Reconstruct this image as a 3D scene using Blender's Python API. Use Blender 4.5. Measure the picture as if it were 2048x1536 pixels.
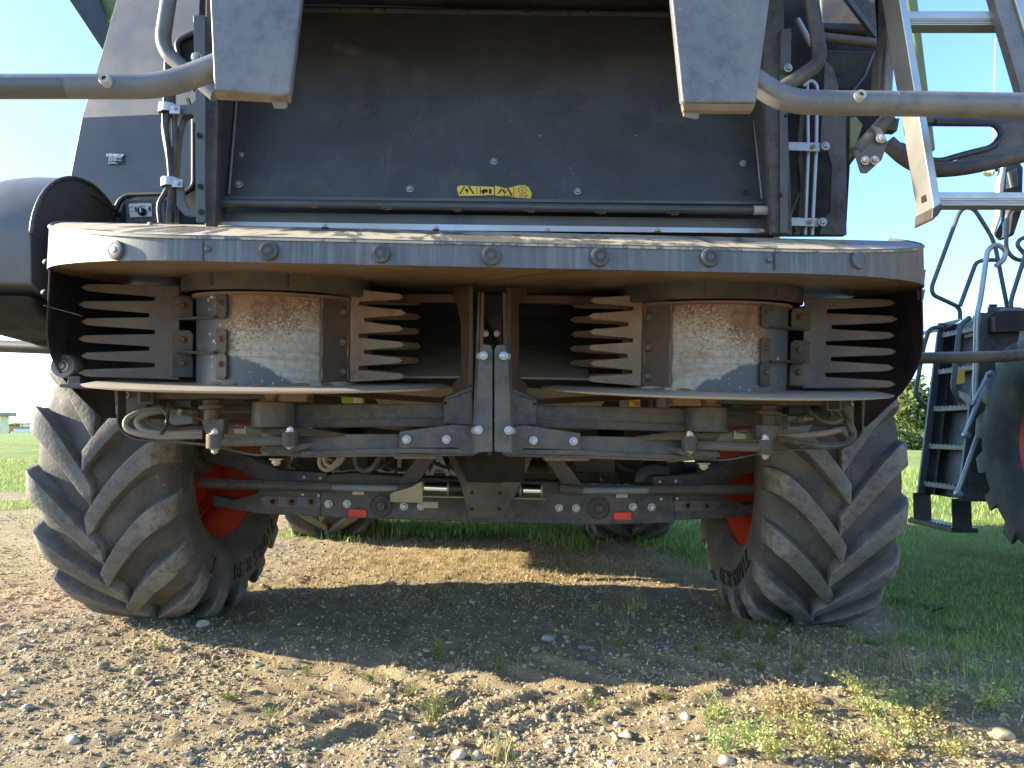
import bpy, bmesh, math, random
import numpy as np
from mathutils import Vector, Matrix, Euler, noise as mnoise

random.seed(7); RNG = np.random.default_rng(11)
rad = math.radians
for _o in list(bpy.data.objects): bpy.data.objects.remove(_o)
SC = bpy.context.scene; COL = SC.collection

# ------------------------------------------------------------------ camera, sky, sun, exposure
FPX, CXP, CYP, CAMZ = 1400.0, 1024.0, 768.0, 0.97
PITCH, ROLL = math.atan(92/1400.0), rad(0.62)
CAM_R = Matrix.Rotation(math.pi/2+PITCH, 3, 'X') @ Matrix.Rotation(ROLL, 3, 'Z')
cd = bpy.data.cameras.new('camera'); cam = bpy.data.objects.new('camera', cd); COL.objects.link(cam)
cam.matrix_world = Matrix.Translation((0, 0, CAMZ)) @ CAM_R.to_4x4()
cd.sensor_width = 36; cd.lens = 36*FPX/2048.0; cd.clip_start = 0.05; cd.clip_end = 3000
SC.camera = cam

SUN_AZ, SUN_EL = rad(-87), rad(18.8)           # azimuth clockwise from +Y
SUN_V = Vector((math.sin(SUN_AZ)*math.cos(SUN_EL), math.cos(SUN_AZ)*math.cos(SUN_EL), math.sin(SUN_EL)))
w = bpy.data.worlds.new('World'); SC.world = w; w.use_nodes = True
wn = w.node_tree.nodes; wl = w.node_tree.links
sky = wn.new('ShaderNodeTexSky'); sky.sky_type = 'NISHITA'; sky.sun_disc = False
sky.sun_elevation = SUN_EL; sky.sun_rotation = SUN_AZ
sky.air_density = 1.0; sky.dust_density = 0.6; sky.ozone_density = 5.0
bg = wn['Background']; bg.inputs[1].default_value = 0.15; wl.new(sky.outputs[0], bg.inputs[0])
sd = bpy.data.lights.new('sun', 'SUN'); sun = bpy.data.objects.new('sun', sd); COL.objects.link(sun)
sd.energy = 4.5; sd.angle = rad(0.6); sd.color = (1.0, 0.87, 0.65)
sun.rotation_euler = SUN_V.to_track_quat('Z', 'Y').to_euler()
sun.location = SUN_V*40
SC.view_settings.view_transform = 'Standard'; SC.view_settings.look = 'None'
SC.view_settings.exposure = 2.02; SC.view_settings.gamma = 1
SC.render.engine = 'CYCLES'
SC.cycles.max_bounces = 8; SC.cycles.diffuse_bounces = 4; SC.cycles.use_denoising = True

# ------------------------------------------------------------------ pixel measurements -> real places
CAM_P = Vector((0, 0, CAMZ))
def ray(u, v): return CAM_R @ Vector(((u-CXP)/FPX, (CYP-v)/FPX, -1))
def PW(u, v, Y):
    d = ray(u, v); return CAM_P + d*(Y/d.y)
YAW = rad(2.5)
MF = Vector((-math.sin(YAW), math.cos(YAW), 0)); MR = Vector((math.cos(YAW), math.sin(YAW), 0))
M0 = Vector((-0.07, 1.95, 0)) - MF*1.95
def P(u, v, D):                                 # pixel + machine depth -> harvester frame
    d = ray(u, v); t = (D-(CAM_P-M0).dot(MF))/d.dot(MF); p = CAM_P+d*t-M0
    return Vector((p.dot(MR), p.dot(MF), p.z))
def toM(p): q = Vector(p)-M0; return Vector((q.dot(MR), q.dot(MF), q.z))
def toW(p): return M0+MR*p[0]+MF*p[1]+Vector((0, 0, p[2]))
def mir(p): return Vector((-p[0], p[1], p[2]))

# ------------------------------------------------------------------ materials
def mat(name, col, rough=0.5, metal=0.0, dust=0.0, dustcol=(.30, .235, .15), dscale=3.0, speck=0.0, speckcol=(.35, .3, .22),
        var=0.12, bump=0.0, bscale=120.0, up=0.0, streak=0.0, streakcol=(.3, .27, .22), spec=0.5, stretch=(1, 1, 1), edge=0., edgecol=(.3, .28, .25)):
    m = bpy.data.materials.new(name); m.use_nodes = True; nt = m.node_tree; N = nt.nodes; L = nt.links
    b = N['Principled BSDF']; b.inputs['Metallic'].default_value = metal; b.inputs['Specular IOR Level'].default_value = spec
    tc = N.new('ShaderNodeTexCoord'); mp = N.new('ShaderNodeMapping'); L.new(tc.outputs['Object'], mp.inputs[0]); mp.inputs['Scale'].default_value = stretch
    oi = N.new('ShaderNodeObjectInfo'); vm = N.new('ShaderNodeVectorMath'); vm.operation = 'ADD'
    ml = N.new('ShaderNodeMath'); ml.operation = 'MULTIPLY'; ml.inputs[1].default_value = 17.0
    L.new(oi.outputs['Random'], ml.inputs[0]); L.new(mp.outputs[0], vm.inputs[0]); L.new(ml.outputs[0], vm.inputs[1])
    CO = vm.outputs[0]
    def noise(scale, detail=6, ro=.6, vec=CO):
        n = N.new('ShaderNodeTexNoise'); n.inputs['Scale'].default_value = scale; n.inputs['Detail'].default_value = detail
        n.inputs['Roughness'].default_value = ro; L.new(vec, n.inputs['Vector']); return n.outputs['Fac']
    def rng(x, a, c, d=0., e=1.):
        r = N.new('ShaderNodeMapRange'); r.interpolation_type = 'SMOOTHSTEP'
        for i, q in enumerate((a, c, d, e)): r.inputs[i+1].default_value = q
        L.new(x, r.inputs[0]); return r.outputs[0]
    def mix(f, A, B):
        x = N.new('ShaderNodeMix'); x.data_type = 'RGBA'
        if isinstance(f, float): x.inputs[0].default_value = f
        else: L.new(f, x.inputs[0])
        for i, q in ((6, A), (7, B)):
            if isinstance(q, tuple): x.inputs[i].default_value = (*q, 1)
            else: L.new(q, x.inputs[i])
        return x.outputs[2]
    def math2(op, a, c):
        x = N.new('ShaderNodeMath'); x.operation = op; x.use_clamp = True
        for i, q in ((0, a), (1, c)):
            if isinstance(q, (int, float)): x.inputs[i].default_value = q
            else: L.new(q, x.inputs[i])
        return x.outputs[0]
    lo = tuple(c*(1-var) for c in col); hi = tuple(min(1, c*(1+var)) for c in col)
    c = mix(rng(noise(5.), .3, .7), lo, hi); rf = rng(noise(9.), .3, .7, rough*.85, min(1, rough*1.15))
    fac = None
    if dust > 0:
        fac = math2('MULTIPLY', rng(noise(dscale, 9, .65), .38, .72), dust)
        c = mix(fac, c, dustcol)
    if up > 0:
        g = N.new('ShaderNodeNewGeometry'); sx = N.new('ShaderNodeSeparateXYZ'); L.new(g.outputs['Normal'], sx.inputs[0])
        uf = math2('MULTIPLY', rng(sx.outputs['Z'], .35, .95), math2('MULTIPLY', rng(noise(7., 8, .7), .25, .62), up))
        c = mix(uf, c, dustcol)
    if streak > 0:
        m2 = N.new('ShaderNodeMapping'); m2.inputs['Scale'].default_value = (34, 34, 1.2); L.new(CO, m2.inputs[0])
        sf = math2('MULTIPLY', rng(noise(1., 4, .6, m2.outputs[0]), .52, .75), math2('MULTIPLY', rng(noise(2.2, 3), .4, .65), streak))
        c = mix(sf, c, streakcol)
    if speck > 0:
        sp = rng(noise(95., 2, .5), .66, .72); sp = math2('MULTIPLY', sp, math2('MULTIPLY', rng(noise(4., 4), .4, .7), speck))
        c = mix(sp, c, speckcol)
    if edge > 0:
        g2 = N.new('ShaderNodeNewGeometry'); ef = math2('MULTIPLY', rng(g2.outputs['Pointiness'], .51, .57), math2('MULTIPLY', rng(noise(25., 5, .7), .3, .6), edge))
        c = mix(ef, c, edgecol)
    L.new(c, b.inputs['Base Color']); L.new(rf, b.inputs['Roughness'])
    if bump > 0:
        bp = N.new('ShaderNodeBump'); bp.inputs['Strength'].default_value = bump; bp.inputs['Distance'].default_value = .004
        L.new(noise(bscale, 6, .6), bp.inputs['Height']); L.new(bp.outputs[0], b.inputs['Normal'])
    m['nt'] = 1
    return m

MT = {}
MT['paint'] = mat('dark_grey_paint', (.034, .0345, .036), .52, spec=.35, dust=.22, speck=.4, up=.5, bump=.05, bscale=160, edge=.35, edgecol=(.16, .15, .14))
MT['paint2'] = mat('dusty_dark_paint', (.038, .036, .033), .55, spec=.35, dust=.30, speck=.5, up=.6, bump=.1)
MT['door'] = mat('door_paint', (.062, .065, .070), .42, dust=.08, dscale=1.6, streak=.10, speck=.25, bump=.02, bscale=60)
MT['panel'] = mat('panel_paint', (.072, .077, .086), .42, dust=.14, speck=.3, up=.3, bump=.03, bscale=200)
MT['bracket'] = mat('bracket_paint', (.098, .103, .114), .42, dust=.22, dscale=5, speck=.7, up=.4, bump=.08, bscale=150, edge=.25, edgecol=(.3, .29, .27))
MT['navy'] = mat('dark_blue_inner_paint', (.018, .021, .032), .45, dust=.12, dscale=5)
MT['black'] = mat('black_plastic', (.016, .016, .018), .45, dust=.2, speck=.2)
MT['void'] = mat('black_and_cavity_shade', (.008, .008, .008), .85)  # near-black; as plates and discs it stands in for shade inside openings
MT['rubber'] = mat('tyre_rubber', (.045, .044, .042), .78, dust=.62, dustcol=(.18, .165, .138), dscale=4.5, speck=.9, speckcol=(.33, .28, .2), bump=.6, bscale=60, up=.2)
MT['lug'] = mat('lug_rubber', (.062, .060, .057), .82, dust=.58, dustcol=(.19, .18, .157), dscale=9, speck=.5, speckcol=(.02, .02, .02), bump=.9, bscale=70, up=.2, edge=.8, edgecol=(.25, .235, .20))
MT['letter'] = mat('letter_rubber', (.012, .012, .012), .6)
MT['red'] = mat('red_rim_paint', (.60, .060, .025), .42, dust=.28, dustcol=(.3, .14, .08), dscale=5, speck=.3, bump=.03)
MT['zinc'] = mat('zinc_bolt', (.42, .41, .38), .42, metal=.85, dust=.3, dscale=30)
MT['chrome'] = mat('chrome_rod', (.75, .75, .74), .16, metal=1., dust=.1)
MT['galv'] = mat('galvanised_steel', (.42, .43, .45), .42, metal=.65, dust=.25, dscale=10)
MT['alu'] = mat('aluminium', (.43, .425, .41), .38, metal=.75, dust=.35, dscale=9, dustcol=(.35, .32, .26), bump=.05)
MT['rustbolt'] = mat('rusty_bolt', (.14, .075, .045), .7, metal=.2, dust=.5, dustcol=(.22, .11, .05), dscale=40, bump=.4)
MT['rustplate'] = mat('rusty_tine_steel', (.20, .145, .105), .55, metal=.25, dust=.9, dustcol=(.20, .10, .05), dscale=7, speck=.9, speckcol=(.10, .045, .02), bump=.35, bscale=140, edge=.30, edgecol=(.36, .29, .23))
MT['tine'] = mat('grey_tine_steel', (.066, .060, .055), .5, metal=.2, dust=.5, dustcol=(.14, .082, .05), dscale=8, speck=.6, speckcol=(.2, .1, .05), bump=.25, bscale=140, edge=.30, edgecol=(.20, .12, .075))
MT['rustedge'] = mat('rust_brown', (.17, .105, .065), .75, dust=.6, dustcol=(.25, .16, .09), dscale=12, bump=.3)
MT['disc'] = mat('scoured_disc_steel', (.42, .385, .33), .45, metal=.25, dust=.7, dustcol=(.36, .28, .18), dscale=5, speck=.6, speckcol=(.22, .1, .04), bump=.1)
MT['tan'] = mat('dusty_tan_plate', (.17, .15, .115), .75, dust=.8, dustcol=(.28, .235, .16), dscale=5, bump=.15)
MT['hose'] = mat('black_hose', (.02, .02, .021), .42, dust=.5, dustcol=(.22, .19, .14), dscale=8, up=.8)
MT['hosetan'] = mat('dusty_hose', (.16, .15, .13), .6, dust=.7, dscale=9, up=.8)
MT['yellow'] = mat('yellow_sticker', (.72, .50, .07), .45, dust=.35, dscale=20)
MT['ink'] = mat('black_print', (.012, .012, .012), .5)
MT['whiteprint'] = mat('white_print', (.75, .75, .74), .5)
MT['redprint'] = mat('red_print', (.5, .12, .08), .5)
MT['stickerblue'] = mat('navy_sticker', (.012, .018, .04), .35)
MT['reflector'] = mat('red_reflector', (.72, .03, .02), .22, var=.3, speck=.4, speckcol=(.4, .01, .01))
MT['green'] = mat('lime_green_paint', (.28, .40, .02), .35, dust=.2)
MT['rustdark'] = mat('dark_rust', (.075, .045, .028), .7, dust=.5, dustcol=(.14, .08, .045), dscale=9, bump=.2)
MT['greenshade'] = mat('shaded_lime_green', (.13, .165, .035), .4, dust=.3)  # lime green paint darkened in colour to stand for its shade
MT['cyl'] = mat('khaki_cylinder_paint', (.16, .152, .115), .5, dust=.5, dscale=10)
MT['brass'] = mat('zinc_yellow', (.29, .255, .17), .5, metal=.25, dust=.5, dscale=14)
MT['label'] = mat('pale_label', (.42, .40, .34), .6, dust=.5, dscale=20)
MT['lgrey'] = mat('light_grey_panel', (.52, .50, .46), .5, dust=.2, dscale=14)
MT['tank'] = mat('blue_grey_paint', (.16, .19, .22), .4, dust=.2)

def mat_custom(name, build):
    m = bpy.data.materials.new(name); m.use_nodes = True; nt = m.node_tree
    build(nt, nt.nodes, nt.links, nt.nodes['Principled BSDF']); return m
class NB:                                        # small node helper
    def __init__(s, nt): s.nt, s.N, s.L = nt, nt.nodes, nt.links; s.b = s.N['Principled BSDF']
    def coord(s, kind='Object', scale=(1, 1, 1)):
        t = s.N.new('ShaderNodeTexCoord'); m = s.N.new('ShaderNodeMapping'); m.inputs['Scale'].default_value = scale
        s.L.new(t.outputs[kind], m.inputs[0]); return m.outputs[0]
    def noise(s, v, scale, detail=6, ro=.6, dist=0.):
        n = s.N.new('ShaderNodeTexNoise'); n.inputs['Scale'].default_value = scale; n.inputs['Detail'].default_value = detail
        n.inputs['Roughness'].default_value = ro; n.inputs['Distortion'].default_value = dist; s.L.new(v, n.inputs['Vector']); return n.outputs['Fac']
    def rng(s, x, a, b, c=0., d=1.):
        r = s.N.new('ShaderNodeMapRange'); r.interpolation_type = 'SMOOTHSTEP'
        for i, q in enumerate((a, b, c, d)): r.inputs[i+1].default_value = q
        s.L.new(x, r.inputs[0]); return r.outputs[0]
    def m(s, op, a, b=0., clamp=False):
        x = s.N.new('ShaderNodeMath'); x.operation = op; x.use_clamp = clamp
        for i, q in ((0, a), (1, b)):
            if isinstance(q, (int, float)): x.inputs[i].default_value = q
            else: s.L.new(q, x.inputs[i])
        return x.outputs[0]
    def mix(s, f, A, B):
        x = s.N.new('ShaderNodeMix'); x.data_type = 'RGBA'
        if isinstance(f, (int, float)): x.inputs[0].default_value = f
        else: s.L.new(f, x.inputs[0])
        for i, q in ((6, A), (7, B)):
            if isinstance(q, tuple): x.inputs[i].default_value = (*q, 1)
            else: s.L.new(q, x.inputs[i])
        return x.outputs[2]
    def sep(s, v):
        x = s.N.new('ShaderNodeSeparateXYZ'); s.L.new(v, x.inputs[0]); return x.outputs
    def out(s, col=None, rough=None, bump=None, bs=.3, bd=.01):
        if col is not None: s.L.new(col, s.b.inputs['Base Color'])
        if rough is not None:
            if isinstance(rough, float): s.b.inputs['Roughness'].default_value = rough
            else: s.L.new(rough, s.b.inputs['Roughness'])
        if bump is not None:
            p = s.N.new('ShaderNodeBump'); p.inputs['Strength'].default_value = bs; p.inputs['Distance'].default_value = bd
            s.L.new(bump, p.inputs['Height']); s.L.new(p.outputs[0], s.b.inputs['Normal'])

def _drum(nt, N, L, b):                          # bare scoured steel with rust speckle, grey paint left in a lower corner
    k = NB(nt); v = k.coord(); x, y, z = k.sep(v)
    edge = k.noise(v, 14., 6, .6)
    # paint survives where a slanted line (plus noise) is passed; attribute 'side' mirrored by abs through object scale is not needed
    at = N.new('ShaderNodeAttribute'); at.attribute_name = 'wear'; wear = at.outputs['Fac']
    wv = k.m('ADD', wear, k.m('MULTIPLY', k.m('SUBTRACT', edge, .5), .35))
    bare = k.rng(wv, .47, .53)
    sp = k.noise(v, 130., 5, .75); cl = k.noise(v, 5., 4, .6)
    at2 = N.new('ShaderNodeAttribute'); at2.attribute_name = 'rust'
    rust = k.rng(k.m('ADD', sp, k.m('MULTIPLY', k.m('ADD', k.m('SUBTRACT', cl, .5), at2.outputs['Fac']), .36)), .545, .63)
    steel = k.mix(k.rng(k.noise(v, 60., 3), .3, .7), (.31, .265, .21), (.43, .375, .305))
    flow = k.noise(k.coord(scale=(2.2, 2.2, 42)), 1.6, 5, .65, .3)
    steel = k.mix(k.m('MULTIPLY', k.rng(flow, .42, .68), .55), steel, (.20, .165, .13))
    blot = k.rng(k.noise(v, 6., 5, .7, .5), .50, .66)
    rust = k.m('MAXIMUM', rust, k.m('MULTIPLY', blot, .6))
    steel = k.mix(rust, steel, k.mix(k.rng(k.noise(v, 30., 4), .35, .65), (.15, .07, .032), (.23, .125, .065)))
    paint = k.mix(k.rng(k.noise(v, 40., 3), .64, .70), (.075, .08, .088), (.5, .47, .42))
    c = k.mix(bare, paint, steel)
    k.out(c, k.rng(bare, 0, 1, .45, .62), k.noise(v, 150., 4), .18, .004)
MT['drum'] = mat_custom('worn_rotor_drum', _drum)

def _door(nt, N, L, b):                          # smooth charcoal sheet, slightly wavy, rubbed and scratched
    k = NB(nt); v = k.coord(); big = k.noise(v, 1.7, 3, .5); fine = k.noise(v, 70., 4)
    c = k.mix(k.rng(k.noise(v, 3.5, 6, .65), .35, .7), (.052, .055, .059), (.074, .077, .081))
    st = k.rng(k.noise(k.coord(scale=(42, 20, 1.1)), 1., 4, .6), .60, .74); c = k.mix(k.m('MULTIPLY', st, k.m('MULTIPLY', k.rng(k.noise(v, 2.2, 3), .45, .65), .5)), c, (.15, .148, .14))
    r = N.new('ShaderNodeMapping'); r.inputs['Rotation'].default_value = (0, .9, 0); r.inputs['Scale'].default_value = (4, 4, 70); k.L.new(v, r.inputs[0])
    sc = k.m('MULTIPLY', k.rng(k.noise(r.outputs[0], 1., 3, .5), .70, .73), k.rng(k.noise(v, 5., 4), .52, .64)); c = k.mix(k.m('MULTIPLY', sc, .6), c, (.24, .235, .22))
    du = k.rng(k.noise(v, 9., 8, .7), .5, .75); c = k.mix(k.m('MULTIPLY', du, .18), c, (.22, .185, .13))
    sp = k.rng(k.noise(v, 110., 2, .5), .70, .74); c = k.mix(k.m('MULTIPLY', sp, .5), c, (.3, .27, .22))
    k.out(c, k.rng(big, .3, .7, .34, .5), k.m('ADD', k.m('MULTIPLY', big, 1.0), k.m('MULTIPLY', fine, .01)), .35, .05)
MT['door'] = mat_custom('charcoal_door_sheet', _door)

def _hoodtop(nt, N, L, b):                       # dark paint under dried dust with run marks
    k = NB(nt); v = k.coord(); x, y, z = k.sep(v)
    v2 = k.coord(scale=(13, 3.2, 1)); v3 = k.coord(scale=(1, 1, 1))
    run = k.noise(v2, 1.0, 5, .6, 1.2); blot = k.noise(v3, 2.6, 5, .6); sp = k.noise(v3, 130., 3, .6)
    f = k.rng(k.m('ADD', run, k.m('MULTIPLY', k.m('SUBTRACT', blot, .5), 1.1)), .42, .55)
    f = k.m('MULTIPLY', f, .92)
    f2 = k.m('MAXIMUM', f, k.m('MULTIPLY', k.rng(sp, .5, .62), .55))
    c = k.mix(f2, (.09, .088, .084), (.42, .36, .255)); k.out(c, k.rng(f2, 0, 1, .45, .9), sp, .15, .003)
MT['hoodtop'] = mat_custom('dust_streaked_hood_top', _hoodtop)

def _fascia(nt, N, L, b):                        # zinc-grey sheet with vertical scuffs and drips
    k = NB(nt); v = k.coord(); va = k.coord(scale=(60, 60, 3)); vb = k.coord(scale=(9, 9, 1.2))
    s = k.rng(k.noise(va, 1., 5, .65), .45, .72); d = k.rng(k.noise(vb, 1., 4, .5), .62, .70); n = k.rng(k.noise(v, 7., 5), .3, .7)
    c = k.mix(n, (.070, .074, .079), (.105, .11, .117)); c = k.mix(k.m('MULTIPLY', s, .35), c, (.25, .255, .26)); c = k.mix(k.m('MULTIPLY', d, .55), c, (.065, .066, .07))
    k.b.inputs['Metallic'].default_value = .1
    k.out(c, k.rng(n, 0, 1, .42, .56), k.noise(v, 40., 3), .06, .003)
MT['fascia'] = mat_custom('scuffed_grey_sheet', _fascia)

def _under(nt, N, L, b):                         # scoured rusty underside, flow marks following the spinning straw
    k = NB(nt); v = k.coord(scale=(1, 1, 1)); x, y, z = k.sep(v)
    ax = k.m('SUBTRACT', k.m('ABSOLUTE', x), .81); dy = k.m('ADD', y, .0)
    r = k.m('SQRT', k.m('ADD', k.m('MULTIPLY', ax, ax), k.m('MULTIPLY', dy, dy)))
    cmb = N.new('ShaderNodeCombineXYZ'); k.L.new(k.m('MULTIPLY', r, 26.), cmb.inputs[0]); k.L.new(k.m('MULTIPLY', x, 1.5), cmb.inputs[1])
    band = k.noise(cmb.outputs[0], 1., 6, .6, .6); fine = k.noise(k.coord(scale=(3, 40, 1)), 4., 5, .6)
    c = k.mix(k.rng(band, .3, .7), (.145, .080, .038), (.22, .15, .085)); c = k.mix(k.m('MULTIPLY', k.rng(fine, .4, .7), .5), c, (.085, .055, .032))
    c = k.mix(k.rng(k.noise(v, 3., 3), .52, .7), c, (.20, .165, .105))
    k.out(c, k.rng(band, .3, .7, .32, .5), fine, .1, .003)
MT['under'] = mat_custom('scoured_rust_underside', _under)

# ------------------------------------------------------------------ mesh helpers
ORG = {}
class B:
    def __init__(s): s.bm = bmesh.new()
    def vs(s, pts): return [s.bm.verts.new(p) for p in pts]
    def face(s, vs):
        try: return s.bm.faces.new(vs)
        except ValueError: return None
    def prism(s, front, off):
        off = Vector(off) if not callable(off) else off
        a = s.vs(front); b = s.vs([Vector(p)+(off if not callable(off) else off(p)) for p in front]); n = len(a)
        s.face(a); s.face(b[::-1])
        for i in range(n): s.face([a[i], b[i], b[(i+1) % n], a[(i+1) % n]])
        return s
    def box(s, c, sz, rot=None):
        c = Vector(c); h = Vector(sz)/2; R = rot.to_matrix() if isinstance(rot, Euler) else (rot or Matrix.Identity(3))
        p = [c+R@Vector((x*h.x, y*h.y, z*h.z)) for z in (-1, 1) for y in (-1, 1) for x in (-1, 1)]
        v = s.vs(p)
        for f in ((0, 2, 3, 1), (4, 5, 7, 6), (0, 1, 5, 4), (2, 6, 7, 3), (0, 4, 6, 2), (1, 3, 7, 5)): s.face([v[i] for i in f])
        return s
    def beam(s, p0, p1, wdt, hgt, up=(0, 0, 1)):
        p0 = Vector(p0); p1 = Vector(p1); d = (p1-p0); L = d.length; d.normalize(); u = Vector(up); r = d.cross(u).normalized(); u = r.cross(d)
        return s.box((p0+p1)/2, (L, wdt, hgt), Matrix((d, r, u)).transposed())
    def tube(s, path, r, n=12, cap=True, fillet=0., seg=6):
        pts = [Vector(p) for p in path]
        if fillet > 0: pts = fillet_path(pts, fillet, seg)
        rr = r if isinstance(r, (list, tuple)) else [r]*len(pts)
        rings = []; t0 = (pts[1]-pts[0]).normalized(); ref = Vector((0, 0, 1)) if abs(t0.z) < .9 else Vector((1, 0, 0))
        nrm = t0.cross(ref).normalized()
        for i, p in enumerate(pts):
            t = ((pts[min(i+1, len(pts)-1)]-p).normalized()+(p-pts[max(i-1, 0)]).normalized()).normalized()
            nrm = (nrm-t*nrm.dot(t)).normalized(); bn = t.cross(nrm)
            rings.append(s.vs([p+(nrm*math.cos(a)+bn*math.sin(a))*rr[i] for a in [2*math.pi*k/n for k in range(n)]]))
        for a, b in zip(rings, rings[1:]):
            for k in range(n): s.face([a[k], a[(k+1) % n], b[(k+1) % n], b[k]])
        if cap: s.face(rings[0][::-1]); s.face(rings[-1])
        return s
    def lathe(s, prof, o, ax, n=32, closed=False, a0=0., a1=2*math.pi):
        o = Vector(o); ax = Vector(ax).normalized(); ref = Vector((0, 0, 1)) if abs(ax.z) < .9 else Vector((1, 0, 0))
        e1 = ax.cross(ref).normalized(); e2 = ax.cross(e1); full = abs(a1-a0-2*math.pi) < 1e-6
        rings = []
        for k in range(n if full else n+1):
            a = a0+(a1-a0)*k/n; d = e1*math.cos(a)+e2*math.sin(a)
            rings.append(s.vs([o+ax*h+d*r for r, h in prof]))
        m = len(prof)
        for k in range(n):
            A = rings[k]; C = rings[(k+1) % len(rings)]
            for i in range(m if closed else m-1):
                s.face([A[i], A[(i+1) % m], C[(i+1) % m], C[i]])
        return s
    def grid(s, pts):
        R = [s.vs(r) for r in pts]
        for a, b in zip(R, R[1:]):
            for i in range(len(a)-1): s.face([a[i], a[i+1], b[i+1], b[i]])
        return s
    def mesh(s, name, bevel=0., angle=50, seg=2, solid=0.):
        bm = s.bm
        bmesh.ops.remove_doubles(bm, verts=bm.verts, dist=1e-5)
        if solid:
            bmesh.ops.recalc_face_normals(bm, faces=bm.faces); bmesh.ops.solidify(bm, geom=bm.faces[:], thickness=solid)
        bmesh.ops.recalc_face_normals(bm, faces=bm.faces)
        if bevel > 0:
            ed = [e for e in bm.edges if len(e.link_faces) == 2 and e.calc_face_angle(0) > rad(38)]
            if ed: bmesh.ops.bevel(bm, geom=ed, offset=bevel, segments=seg, affect='EDGES', profile=.5, clamp_overlap=True)
        me = bpy.data.meshes.new(name); bm.to_mesh(me); bm.free()
        me.polygons.foreach_set('use_smooth', [True]*len(me.polygons)); me.set_sharp_from_angle(angle=rad(angle)); me.update()
        return me
def fillet_path(pts, r, seg):
    out = [pts[0]]
    for i in range(1, len(pts)-1):
        a, p, b = pts[i-1], pts[i], pts[i+1]; da = a-p; db = b-p
        q = min(r, da.length*.48, db.length*.48); s0 = p+da.normalized()*q; s1 = p+db.normalized()*q
        for k in range(seg+1):
            t = k/seg; out.append(s0*(1-t)**2+p*2*t*(1-t)+s1*t*t)
    out.append(pts[-1]); return out
def bez(pts, n=24):                              # Catmull-Rom through points
    P_ = [Vector(p) for p in pts]; P_ = [P_[0]*2-P_[1]]+P_+[P_[-1]*2-P_[-2]]; out = []
    for i in range(1, len(P_)-2):
        for k in range(n):
            t = k/n; a, b, c, d = P_[i-1:i+3]
            out.append(.5*((2*b)+(c-a)*t+(2*a-5*b+4*c-d)*t*t+(3*b-a-3*c+d)*t**3))
    out.append(P_[-2]); return out

def link(name, me, m, parent, loc=(0, 0, 0), rot=None, scale=None):
    o = bpy.data.objects.new(name, me); COL.objects.link(o)
    if m is not None and not me.materials: me.materials.append(m if not isinstance(m, str) else MT[m])
    loc = Vector(loc); ORG[o.name] = loc.copy()
    if parent is not None: o.parent = parent; o.location = loc-ORG[parent.name]
    else: o.location = loc
    if rot is not None: o.rotation_euler = rot
    if scale is not None: o.scale = scale if not isinstance(scale, (int, float)) else (scale,)*3
    return o
def add(name, b, m, parent=None, bevel=0., angle=50, seg=2, solid=0., org=None, wn=True):
    me = b.mesh(name, bevel, angle, seg, solid) if isinstance(b, B) else b
    n = len(me.vertices); co = np.empty(n*3); me.vertices.foreach_get('co', co); co = co.reshape(-1, 3)
    c = Vector(((co.min(0)+co.max(0))/2).tolist()) if org is None else Vector(org)
    me.transform(Matrix.Translation(-c))
    o = link(name, me, m, parent, c)
    if bevel > 0 and wn:
        q = o.modifiers.new('wn', 'WEIGHTED_NORMAL'); q.keep_sharp = True
    return o
def root(name, label, cat, loc, group=None, rotz=0.):
    o = bpy.data.objects.new(name, None); COL.objects.link(o); o.empty_display_size = .2; o.location = loc; o.rotation_euler = (0, 0, rotz)
    ORG[o.name] = Vector(loc); tag(o, label, cat, group); return o
def tag(o, label=None, cat=None, group=None, kind=None):
    if label: o['label'] = label
    if cat: o['category'] = cat
    if group: o['group'] = group
    if kind: o['kind'] = kind
    return o
def text_mesh(s, size, depth=.0008, align='CENTER', bold=0.):
    c = bpy.data.curves.new('t', 'FONT'); c.body = s; c.size = size; c.extrude = depth; c.align_x = align; c.align_y = 'CENTER'; c.offset = bold
    o = bpy.data.objects.new('t', c); COL.objects.link(o)
    dg = bpy.context.evaluated_depsgraph_get(); dg.update(); me = bpy.data.meshes.new_from_object(o.evaluated_get(dg))
    bpy.data.objects.remove(o); bpy.data.curves.remove(c); me.materials.clear(); return me
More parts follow.
